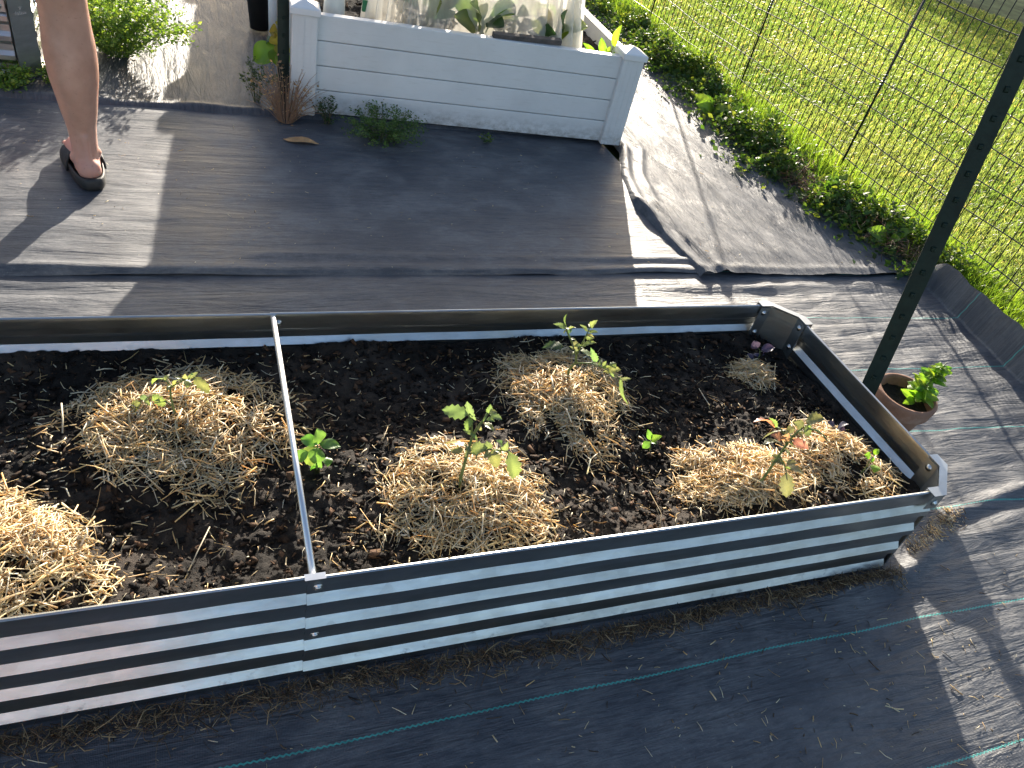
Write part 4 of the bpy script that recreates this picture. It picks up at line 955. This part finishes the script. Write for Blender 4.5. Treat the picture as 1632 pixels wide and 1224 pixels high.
for i, (x, y) in enumerate(((2.899, 2.178), (3.02, 3.35), (2.90, 4.45), (2.91, 0.93), (2.90, -0.3), (2.9, 5.6))):
    mb = MB(); mb.tube([(x - FX - 0.012, y - 2, -0.1), (x - FX - 0.010, y - 2, 0.6), (x - FX - 0.012 , y - 2, 1.25)], 0.0058, 9)
    po = mb.build('fence_rod', M['black_wire'], fence, True)
    mb = MB()
    for z in (0.46, 0.475, 0.49, 0.505, 1.0, 1.012):
        mb.tube([(x - FX - 0.012 + 0.009 * math.cos(t), y - 2 + 0.009 * math.sin(t), z + 0.004 * math.sin(t * 2)) for t in np.linspace(0, 6.28, 11)], 0.0012, 5)
    mb.build('wire_tie', M['zinc'], po, True)

# ================================================================== lawn
def blades(name, P, h, w, cols, label, lean=0.35, sunny=0.0):
    n = len(P); az = rng.uniform(0, 2 * np.pi, n)
    side = np.stack([np.cos(az), np.sin(az), np.zeros(n)], 1)
    la = rng.uniform(0, 2 * np.pi, n); lm = np.abs(rng.normal(0, lean, n))
    ld = np.stack([np.cos(la) * lm, np.sin(la) * lm, np.zeros(n)], 1)
    h = h[:, None]; w = w[:, None]
    b = np.column_stack([P, np.full(n, -0.03) + 0.0]); up = np.array([0, 0, 1.0])
    m = b + up * h * 0.55 + ld * h * 0.35
    t = b + up * h * (1 - 0.25 * lm[:, None]) + ld * h * 1.05
    V = np.stack([b - side * w, b + side * w, m - side * w * 0.8, m + side * w * 0.8, t], 1)
    fa = np.array([(0, 1, 3), (0, 3, 2), (2, 3, 4)])
    F = (fa[None] + 5 * np.arange(n)[:, None, None]).reshape(-1, 3)
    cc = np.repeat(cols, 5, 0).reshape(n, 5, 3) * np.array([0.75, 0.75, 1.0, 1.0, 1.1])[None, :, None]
    return tag(big_mesh(name, V.reshape(-1, 3), F, M['grass'], cc.reshape(-1, 3)), label, 'grass', kind='stuff')
n = 420000
d = 2.9 + 9.5 * rng.random(n) ** 1.5                         # distance from the viewer: thinner far away
ang = rng.uniform(math.radians(-3), math.radians(72), n)
px = -0.11 + d * np.cos(ang); py = -0.70 + d * np.sin(ang)
k_ = (px > 2.62 + 0.06 * vnoise(py * 3, py * 0, 3)) & (px < 12.5) & (py > 0.2)
px, py, d = px[k_], py[k_], d[k_]
cl = fbm(px * 1.3, py * 1.3, 5, 4); c2 = fbm(px * 6, py * 6, 7, 2)
h = (0.040 + 0.012 * cl + 0.010 * c2 + 0.016 * rng.random(len(px))) * 1.0
tA = np.clip(0.5 + 0.9 * cl + 0.35 * rng.normal(size=len(px)), 0, 1)[:, None]
cols = (1 - tA) * np.array([0.068, 0.118, 0.030]) + tA * np.array([0.138, 0.172, 0.068])
dead = rng.random(len(px)) < 0.05
cols[dead] = np.array([0.30, 0.26, 0.12])
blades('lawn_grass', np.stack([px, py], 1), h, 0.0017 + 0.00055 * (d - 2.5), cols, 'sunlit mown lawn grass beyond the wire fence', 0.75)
n = 80000
px = rng.uniform(-9, 2.7, n); py = 5.15 + 10 * rng.random(n) ** 1.6
tA = rng.random((n, 1))
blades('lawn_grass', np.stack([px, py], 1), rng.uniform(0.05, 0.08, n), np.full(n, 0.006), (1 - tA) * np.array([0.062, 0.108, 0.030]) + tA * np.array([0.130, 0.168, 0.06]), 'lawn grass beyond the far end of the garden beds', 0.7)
# long uncut grass at the foot of the fence
n = 12000
py = np.concatenate([rng.uniform(0.3, 5.2, n - 4000), rng.normal(1.25, 0.35, 4000)])
px = FX - 0.10 + rng.normal(0, 0.10, n) * (1 + 0.5 * vnoise(py * 2, py * 0, 4))
px = np.maximum(px, 2.60 + 0.08 * rng.random(n))
tA = rng.random((n, 1))
cols = (1 - tA) * np.array([0.045, 0.095, 0.015]) + tA * np.array([0.12, 0.18, 0.022])
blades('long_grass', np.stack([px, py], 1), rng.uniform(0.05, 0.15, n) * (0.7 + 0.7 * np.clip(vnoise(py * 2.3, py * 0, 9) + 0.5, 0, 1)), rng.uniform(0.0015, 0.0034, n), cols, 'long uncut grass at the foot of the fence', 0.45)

def leaf_cloud(n, pos, size, col, flat=0.5):
    """small pointed leaves, 4 corners each, as numpy arrays"""
    P = pos(n); n = len(P)
    az = rng.uniform(0, 2 * np.pi, n); el = rng.uniform(-0.4, 0.9, n)
    dv = np.stack([np.cos(az) * np.cos(el), np.sin(az) * np.cos(el), np.sin(el)], 1)
    rnd = rng.normal(size=(n, 3)) * (1 - flat) + np.array([0, 0, 1.0]) * flat
    sd = np.cross(dv, rnd); sd /= np.linalg.norm(sd, axis=1, keepdims=True) + 1e-9
    L = (size[0] + (size[1] - size[0]) * rng.random(n) ** 1.5)[:, None]
    wd_ = L * rng.uniform(0.22, 0.34, (n, 1))
    up = np.cross(sd, dv)
    V = np.stack([P, P + dv * L * 0.5 + sd * wd_ + up * L * 0.08, P + dv * L, P + dv * L * 0.5 - sd * wd_ + up * L * 0.08], 1)
    F = (np.array([(0, 1, 2), (0, 2, 3)])[None] + 4 * np.arange(n)[:, None, None]).reshape(-1, 3)
    col = np.array(col)
    cc = col[rng.integers(0, len(col), n)] * rng.uniform(0.7, 1.25, (n, 1))
    return V.reshape(-1, 3), F, np.repeat(cc, 4, 0)
WEED = [(0.040, 0.085, 0.018), (0.055, 0.12, 0.02), (0.085, 0.15, 0.025), (0.030, 0.060, 0.018), (0.13, 0.17, 0.03)]
def fence_weeds(n):
    y = rng.uniform(1.2, 5.0, n)
    c = 2.62 + 0.10 * vnoise(y * 1.7, y * 0, 6) - 0.16 * np.exp(-((y - 2.05) / 0.35) ** 2) - 0.06 * np.exp(-((y - 2.75) / 0.3) ** 2)
    x = c + 0.02 + rng.normal(0, 0.10, n)
    cl = np.clip(fbm(x * 7, y * 7, 4, 2) + 0.45, 0.02, 1)
    z = 0.02 + 0.20 * cl * rng.random(n) ** 1.3 * np.exp(-((x - c) / 0.2) ** 2)
    k = rng.random(n) < cl * 1.6
    return np.stack([x, y, z], 1)[k]
V, F, C = leaf_cloud(42000, fence_weeds, (0.012, 0.042), WEED)
tag(big_mesh('weeds', V, F, M['weed'], C), 'low leafy weeds creeping from the fence over the fabric edge', 'weeds', kind='stuff')
n = 900
py = rng.uniform(1.25, 2.3, n); px = 2.62 - 0.12 * np.exp(-((py - 2.0) / 0.3) ** 2) + rng.normal(0, 0.07, n)
straws('dead_stems', np.stack([px, py], 1), 0.035 + 0.05 * rng.random(n), np.zeros((n, 2)), rng.uniform(0.02, 0.12, n), 'brown and reddish dead stems among the fence weeds', 'litter', (0.0012, 0.003), 0.5, np.vstack([deb, [(0.22, 0.07, 0.06)]]), 'chip', 0.25)
# broad dock leaves
for lab, b0, spec in (('broad leaved dock plant on the fabric edge near the studded post', (2.60, 1.46, 0.035), ((-0.13, 0.02, 0.045, 0.075), (0.05, 0.08, 0.06, 0.05), (-0.02, -0.07, 0.05, 0.05), (0.06, -0.03, 0.08, 0.05))),
                      ('pale green dock plant in the middle of the fence weeds', (2.50, 1.80, 0.04), ((0.06, 0.05, 0.09, 0.06), (0.02, -0.08, 0.06, 0.06), (-0.06, 0.02, 0.06, 0.05), (0.08, -0.04, 0.10, 0.055))),
                      ('dark dock plant where the fence weeds start beside the white bed', (2.46, 2.78, 0.035), ((-0.13, -0.02, 0.05, 0.08), (-0.05, 0.10, 0.06, 0.07), (0.04, -0.09, 0.06, 0.07), (-0.10, 0.07, 0.07, 0.07)))):
    root = empty('dock_plant', b0); tag(root, lab, 'weed', 'dock plants along the fence')
    for (dx, dy, dz, w) in spec:
        leaf_obj(root, b0, (b0[0] + dx, b0[1] + dy, b0[2] + dz), w, LEAFCOL[10], b0, 0.0, 0.3, round_=0.9)
    mb = MB(); mb.tube([(0, 0, -0.04), (0, 0, 0.004)], 0.004, 6); mb.build('root_stem', M['stem'], root)

# bushy herb behind the leg, and the low growth under the far steel bed
def sprig_plant(name, loc, label, cat, nst, height, spread, leafn, lsize, cols, stemcol, parent_z=0.0, up=0.6, srad=0.0016):
    root = empty(name, loc); tag(root, label, cat)
    sm = MB(); tips = []
    for i in range(nst):
        a_ = random.uniform(0, 6.283); rr_ = spread * random.uniform(0.25, 1.0)
        hz = height * random.uniform(0.5, 1.0) * (1.1 - 0.55 * rr_ / spread)
        p0 = Vector((math.cos(a_) * spread * 0.12, math.sin(a_) * spread * 0.12, -0.01))
        p3 = Vector((math.cos(a_) * rr_, math.sin(a_) * rr_, hz))
        p1 = p0.lerp(p3, 0.35) + Vector((0, 0, hz * 0.22)); p2 = p0.lerp(p3, 0.7) + Vector((0, 0, hz * 0.16))
        pts = [p0, p1, p2, p3]
        fine = []
        for s_i in range(3):
            for q_ in range(3): fine.append(pts[s_i].lerp(pts[s_i + 1], q_ / 3))
        fine.append(p3)
        sm.tube(fine, [srad * (1.1 - 0.7 * j / 9) for j in range(10)], 5, False, (*stemcol, 1))
        tips.append(fine)
    sm.build('stems', M['twig'], root, True)
    if leafn:
        def pos(n):
            out = []
            for _ in range(n):
                f_ = random.choice(tips); t = random.random() ** 0.6 * 8.99; i_ = int(t)
                out.append(f_[i_].lerp(f_[i_ + 1], t - i_) + Vector((random.gauss(0, 1), random.gauss(0, 1), random.gauss(0, 1))) * lsize[1] * 0.45)
            return np.array([tuple(v) for v in out])
        V, F, C = leaf_cloud(leafn, pos, lsize, cols, 0.3)
        big_mesh('foliage', V, F, M['weed'], C, root)
    return root
LIME = [(0.10, 0.19, 0.03), (0.14, 0.23, 0.035), (0.07, 0.14, 0.025), (0.18, 0.25, 0.06)]
sprig_plant('bushy_herb', (-0.43, 2.86, 0.03), 'bushy light green feathery herb behind the bare leg', 'herb', 120, 0.30, 0.33, 11000, (0.008, 0.022), LIME, (0.12, 0.20, 0.05))
sprig_plant('low_weed', (-0.76, 2.455, 0.025), 'low spreading weed under the engraved corner plate', 'weed', 26, 0.06, 0.11, 900, (0.008, 0.024), LIME, (0.10, 0.15, 0.05))
sprig_plant('low_weed', (-0.625, 2.52, 0.025), 'small weed clump between the steel bed corner and the leg', 'weed', 16, 0.07, 0.07, 420, (0.008, 0.02), LIME, (0.10, 0.15, 0.05))
sprig_plant('thyme_clump', (0.55, 2.20, 0.012), 'sprawling green thyme against the white planks', 'herb', 70, 0.15, 0.19, 3600, (0.006, 0.015), [(0.075, 0.14, 0.04), (0.10, 0.17, 0.05), (0.05, 0.10, 0.03)], (0.10, 0.11, 0.05), srad=0.0012)
sprig_plant('thyme_clump', (0.350, 2.325, 0.015), 'thin upright sprigs at the foot of the white corner post', 'herb', 12, 0.13, 0.05, 420, (0.006, 0.014), [(0.045, 0.085, 0.025), (0.03, 0.065, 0.02)], (0.12, 0.10, 0.06), srad=0.0012)
sprig_plant('weed_sprout', (1.01, 2.262, 0.012), 'tiny clover like weed at the foot of the white planks', 'weed', 9, 0.045, 0.03, 90, (0.008, 0.017), WEED, (0.08, 0.12, 0.04), srad=0.001)
sprig_plant('dead_shrub', (0.19, 2.315, 0.02), 'dry brown twiggy shrub at the white corner post', 'shrub', 120, 0.26, 0.17, 420, (0.006, 0.018), [(0.30, 0.20, 0.13), (0.36, 0.25, 0.16), (0.22, 0.14, 0.09)], (0.27, 0.17, 0.11), srad=0.0013)
sprig_plant('grey_weed', (0.09, 2.47, 0.03), 'thin grey green weed left of the dark green posts', 'weed', 14, 0.20, 0.07, 320, (0.008, 0.018), [(0.05, 0.08, 0.035), (0.035, 0.06, 0.03)], (0.07, 0.09, 0.04), srad=0.0012)
# fallen dry leaf
mb = MB()
vs, fs, cs = leaf_shape((-0.064, 0.012, 0.004), (0.064, -0.012, 0.004), 0.05, Vector((0, 0, 1)), 0.05, 0.15, 0.08, (0.4, 0.25, 0.1), 12, 0.85)
mb.v = [tuple(v) for v in vs]; mb.f = fs
dl = mb.build('fallen_leaf', M['dry_leaf'], None, True); dl.location = (0.228, 2.128, 0.016)
tag(dl, 'curled tan dry leaf lying on the fabric near the white corner post', 'leaf')

# ================================================================== person seen from the knee down
def ring_tube(bm_v, bm_f, rings, n=28):
    o = len(bm_v)
    for (c, rx, ry, sx, sy) in rings:
        for k in range(n):
            t = 2 * math.pi * k / n; cx, sy_ = math.cos(t), math.sin(t)
            back = 1.0 + (sy if sy_ < 0 else 0.0) * abs(sy_)
            bm_v.append((c[0] + rx * cx, c[1] + ry * sy_ * back, c[2]))
    m = len(rings)
    for i in range(m - 1):
        for k in range(n): bm_f.append((o + i * n + k, o + i * n + (k + 1) % n, o + (i + 1) * n + (k + 1) % n, o + (i + 1) * n + k))
    bm_f.append(tuple(o + k for k in range(n - 1, -1, -1))); bm_f.append(tuple(o + (m - 1) * n + k for k in range(n)))
def ellip(bv, bf, c, r, n=20, m=12, rot=None):
    o = len(bv)
    for i in range(m + 1):
        ph = math.pi * i / m
        for k in range(n):
            t = 2 * math.pi * k / n
            v = Vector((r[0] * math.sin(ph) * math.cos(t), r[1] * math.sin(ph) * math.sin(t), r[2] * math.cos(ph)))
            if rot: v.rotate(rot)
            bv.append((c[0] + v.x, c[1] + v.y, c[2] + v.z))
    for i in range(m):
        for k in range(n): bf.append((o + i * n + k, o + (i + 1) * n + k, o + (i + 1) * n + (k + 1) % n, o + i * n + (k + 1) % n))
from mathutils import Euler
def limb(bv, bf, pts, rad, n=18):
    t = MB(); t.tube(pts, rad, n); o = len(bv)
    bv.extend(t.v); bf.extend([tuple(i + o for i in q) for q in t.f])
def fused(name, bv, bf, mat, parent, vox=0.006, it=6):
    me = bpy.data.meshes.new(name + '_raw'); me.from_pydata(bv, [], bf)
    o = bpy.data.objects.new(name + '_raw', me); COL.objects.link(o)
    r = o.modifiers.new('r', 'REMESH'); r.mode = 'VOXEL'; r.voxel_size = vox
    s = o.modifiers.new('s', 'SMOOTH'); s.factor = 0.5; s.iterations = it
    dg = bpy.context.evaluated_depsgraph_get()
    m2 = bpy.data.meshes.new_from_object(o.evaluated_get(dg)); m2.name = name
    bpy.data.objects.remove(o); bpy.data.meshes.remove(me)
    m2.materials.clear()
    return link(name, m2, mat, parent, True)
G0 = 0.030                                   # top of the sandal sole above the ground
person = empty('person', (0, 0, 0)); tag(person, 'person standing with one bare leg in view wearing a black slide sandal', 'person')
bv, bf = [], []
def leg(lx, ly, rz):
    """lower leg upright over the ankle at lx, ly; foot turned by rz"""
    R_ = [(0.055, .037, .046, .0), (0.085, .036, .044, .0), (0.11, .0365, .042, .05), (0.145, .0375, .041, .10), (0.18, .0400, .044, .12), (0.227, .0490, .052, .20), (0.284, .0575, .060, .28), (0.33, .0655, .064, .30), (0.375, .0685, .066, .28), (0.42, .0680, .065, .22), (0.47, .0640, .063, .10), (0.52, .0620, .064, .0), (0.58, .0660, .070, 0), (0.68, .076, .082, 0), (0.80, .086, .092, .05), (0.90, .092, .098, .1)]
    ring_tube(bv, bf, [((lx + 0.35 * max(0, z - 0.55) * (0.13 if lx < -0.58 else -0.32), ly + 0.012 * math.sin(z * 4), z), rx, ry, 0, sb_) for z, rx, ry, sb_ in R_])
    def fp(u, v, z): return (lx + math.cos(rz) * u - math.sin(rz) * v, ly + math.sin(rz) * u + math.cos(rz) * v, z)
    rot = Euler((0, 0, rz))
    ellip(bv, bf, fp(0.0, -0.034, G0 + 0.034), (0.034, 0.034, 0.036), rot=rot)                       # heel
    limb(bv, bf, [fp(0, -0.045, 0.075), fp(0, -0.040, 0.12), fp(0, -0.036, 0.17)], [0.013, 0.0095, 0.012])   # tendon
    ellip(bv, bf, fp(0.034, 0.004, 0.098), (0.012, 0.016, 0.016)); ellip(bv, bf, fp(-0.034, -0.002, 0.092), (0.012, 0.016, 0.016))  # ankle bones
    limb(bv, bf, [fp(0, -0.045, G0 + 0.03), fp(0, 0.03, G0 + 0.037), fp(-0.004, 0.10, G0 + 0.026), fp(-0.006, 0.15, G0 + 0.018)], [0.033, 0.037, 0.040, 0.040])
    ellip(bv, bf, fp(-0.004, 0.14, G0 + 0.012), (0.046, 0.05, 0.017), rot=rot)
    for q, (tu, tl, tr) in enumerate(((-0.032, 0.205, .0125), (-0.011, 0.205, .009), (0.007, 0.198, .0085), (0.023, 0.188, .008), (0.038, 0.174, .0075))):
        limb(bv, bf, [fp(tu * 0.9, 0.14, G0 + 0.012), fp(tu, tl - 0.012, G0 + 0.013), fp(tu, tl, G0 + 0.010)], [tr, tr, tr * 0.8], 10)
    return fp
fpR = leg(-0.456, 1.772, math.radians(14))
fpL = leg(-0.765, 1.80, math.radians(22))
hc = (-0.595, 1.79)
ellip(bv, bf, (hc[0], hc[1], 0.95), (0.165, 0.115, 0.15)); ellip(bv, bf, (hc[0], hc[1] + 0.005, 1.15), (0.145, 0.10, 0.20)); ellip(bv, bf, (hc[0], hc[1], 1.34), (0.175, 0.105, 0.16))
limb(bv, bf, [(hc[0], hc[1], 1.40), (hc[0], hc[1] + 0.01, 1.56)], [0.058, 0.052])
ellip(bv, bf, (hc[0], hc[1] + 0.025, 1.66), (0.074, 0.095, 0.115)); ellip(bv, bf, (hc[0], hc[1] + 0.118, 1.645), (0.011, 0.014, 0.018))
for s in (-1, 1):
    ellip(bv, bf, (hc[0] + s * 0.075, hc[1] + 0.01, 1.655), (0.008, 0.016, 0.028))
    el_, wr_ = (hc[0] + s * 0.25, hc[1] + 0.0, 1.12), (hc[0] + s * 0.235, hc[1] + 0.14, 0.92)
    limb(bv, bf, [(hc[0] + s * 0.165, hc[1], 1.41), (hc[0] + s * 0.215, hc[1] - 0.005, 1.26), el_, wr_], [0.052, 0.046, 0.036, 0.027])
    ellip(bv, bf, (wr_[0], wr_[1] + 0.035, wr_[2] - 0.045), (0.018, 0.040, 0.05))
    for q in range(4):
        limb(bv, bf, [(wr_[0], wr_[1] + 0.03 + 0.016 * q, wr_[2] - 0.075), (wr_[0] - s * 0.012, wr_[1] + 0.036 + 0.016 * q, wr_[2] - 0.115), (wr_[0] - s * 0.028, wr_[1] + 0.034 + 0.015 * q, wr_[2] - 0.135 + 0.006 * abs(q - 1.5))], [0.0095, 0.0085, 0.007], 9)
    limb(bv, bf, [(wr_[0] - s * 0.01, wr_[1] + 0.045, wr_[2] - 0.02), (wr_[0] - s * 0.03, wr_[1] + 0.075, wr_[2] - 0.05), (wr_[0] - s * 0.035, wr_[1] + 0.085, wr_[2] - 0.075)], [0.012, 0.010, 0.008], 9)
fused('body', bv, bf, M['skin'], person, 0.0055, 5)
bv, bf = [], []
for lx in (-0.456, -0.765):
    ring_tube(bv, bf, [((lx + 0.35 * max(0, z - 0.55) * (0.13 if lx < -0.58 else -0.32), 1.79, z), r_, r_ * 1.05, 0, 0) for z, r_ in ((0.62, 0.112), (0.75, 0.118), (0.9, 0.132))])
ellip(bv, bf, (hc[0], hc[1], 0.95), (0.215, 0.155, 0.17))
fused('shorts', bv, bf, M['cloth_blue'], person, 0.012, 3)
bv, bf = [], []
ring_tube(bv, bf, [((hc[0], hc[1], z), a_, b_, 0, 0) for z, a_, b_ in ((0.93, .19, .135), (1.1, .172, .128), (1.3, .19, .125), (1.42, .185, .11), (1.475, .11, .085))])
for s in (-1, 1): limb(bv, bf, [(hc[0] + s * 0.14, hc[1], 1.42), (hc[0] + s * 0.225, hc[1], 1.24)], [0.072, 0.062])
fused('shirt', bv, bf, M['cloth'], person, 0.012, 3)
bv, bf = [], []
ellip(bv, bf, (hc[0], hc[1] + 0.005, 1.69), (0.085, 0.098, 0.102))
fused('hair', bv, bf, M['hair'], person, 0.010, 2)
def sandal(fp, label):
    sd = empty('sandal', (0, 0, 0)); sd.parent = person; sd['label'] = label
    out = []
    for i in range(40):
        t = 2 * math.pi * i / 40
        v = 0.066 + 0.148 * math.sin(t); u = (0.0500 + 0.010 * sstep(0.02, 0.14, v) - 0.002) * np.sign(math.cos(t)) * abs(math.cos(t)) ** 0.62
        out.append((float(u), v))
    mb = MB(); n = len(out)
    lv = [(0.95, 0.012), (1.01, 0.016), (1.03, 0.030), (1.02, 0.044), (0.985, 0.0500), (0.92, 0.050), (0.87, 0.040), (0.5, 0.033)]
    for s_, z in lv:
        for (u, v) in out: mb.v.append(fp(u * s_, 0.066 + (v - 0.066) * (s_ if s_ < 1 else 1 + (s_ - 1) * 0.4), z))
    mb.f = [(i * n + k, i * n + (k + 1) % n, (i + 1) * n + (k + 1) % n, (i + 1) * n + k) for i in range(len(lv) - 1) for k in range(n)] + [tuple(range(n - 1, -1, -1)), tuple(len(lv) * n - n + k for k in range(n))]
    mb.build('sole', M['rubber'], sd, True)
    mb = MB(); rows = []
    for j in range(15):
        a_ = math.pi * j / 14
        for (vv_, th) in ((0.036, 0), (0.058, 0), (0.095, 0), (0.135, 0), (0.135, 1), (0.095, 1), (0.058, 1), (0.036, 1)):
            rx, rz_ = 0.051 + 0.003 * (vv_ > 0.07) + 0.006 * (1 - th), 0.062 - 0.16 * (vv_ - 0.03) + 0.006 * (1 - th)
            rows.append(fp(rx * math.cos(a_), vv_ + 0.01 * math.sin(a_), 0.026 + rz_ * math.sin(a_) ** 0.8))
    mb.v = rows; mb.f = [(j * 8 + k, j * 8 + (k + 1) % 8, (j + 1) * 8 + (k + 1) % 8, (j + 1) * 8 + k) for j in range(14) for k in range(8)] + [tuple(range(7, -1, -1)), tuple(14 * 8 + k for k in range(8))]
    mb.build('strap', M['rubber'], sd, True)
sandal(fpR, 'black slide sandal on the foot in view')
sandal(fpL, 'black slide sandal on the other foot')

# the photographer, whose bare legs the steel ribs mirror
def copy_tree(o, parent=None):
    c = o.copy(); COL.objects.link(c); c.parent = parent
    for ch in [q for q in bpy.data.objects if q.parent == o and q not in made]:
        made.add(copy_tree(ch, c))
    made.add(c)
    return c
made = set()
photographer = copy_tree(person)
photographer.location = (0.03, -2.86, 0.0)
photographer['label'] = 'photographer in shorts and slides standing before the steel bed, mirrored in its ribs'
for ch in [q for q in bpy.data.objects if q.parent == photographer and 'label' in q.keys()]:
    ch['label'] = 'black slide sandal of the photographer'

# ================================================================== tree out of view that shades the far lawn
tree = empty('garden_tree', (14.9, 19.4, 0)); tag(tree, 'leafy garden tree beyond the lawn that shades its far corner', 'tree')
mb = MB(); mb.tube([(0, 0, -0.1), (0.05, 0, 1.2), (-0.05, 0.1, 2.6), (0.1, 0, 4.2)], [0.20, 0.16, 0.12, 0.05], 12); mb.build('trunk', M['dark_wood'], tree, True)
for k in range(7):
    a_ = k * 0.9; mb = MB(); mb.tube([(0, 0, 1.6 + 0.25 * k), (math.cos(a_) * 0.8, math.sin(a_) * 0.8, 2.3 + 0.3 * k), (math.cos(a_) * 1.6, math.sin(a_) * 1.6, 2.9 + 0.3 * k)], [0.07, 0.05, 0.02], 7); mb.build('limb', M['dark_wood'], tree, True)
def crown(n):
    v = rng.normal(size=(n, 3)); v /= np.linalg.norm(v, axis=1, keepdims=True)
    r = rng.random((n, 1)) ** 0.35 * (1 + 0.3 * vnoise(v[:, 0] * 3 + 5, v[:, 1] * 3 + v[:, 2] * 2, 3)[:, None])
    return v * r * np.array([2.4, 2.4, 1.9]) + np.array([0, 0, 3.9])
V, F, C = leaf_cloud(14000, crown, (0.10, 0.20), WEED, 0.2)
big_mesh('crown', V, F, M['weed'], C, tree)
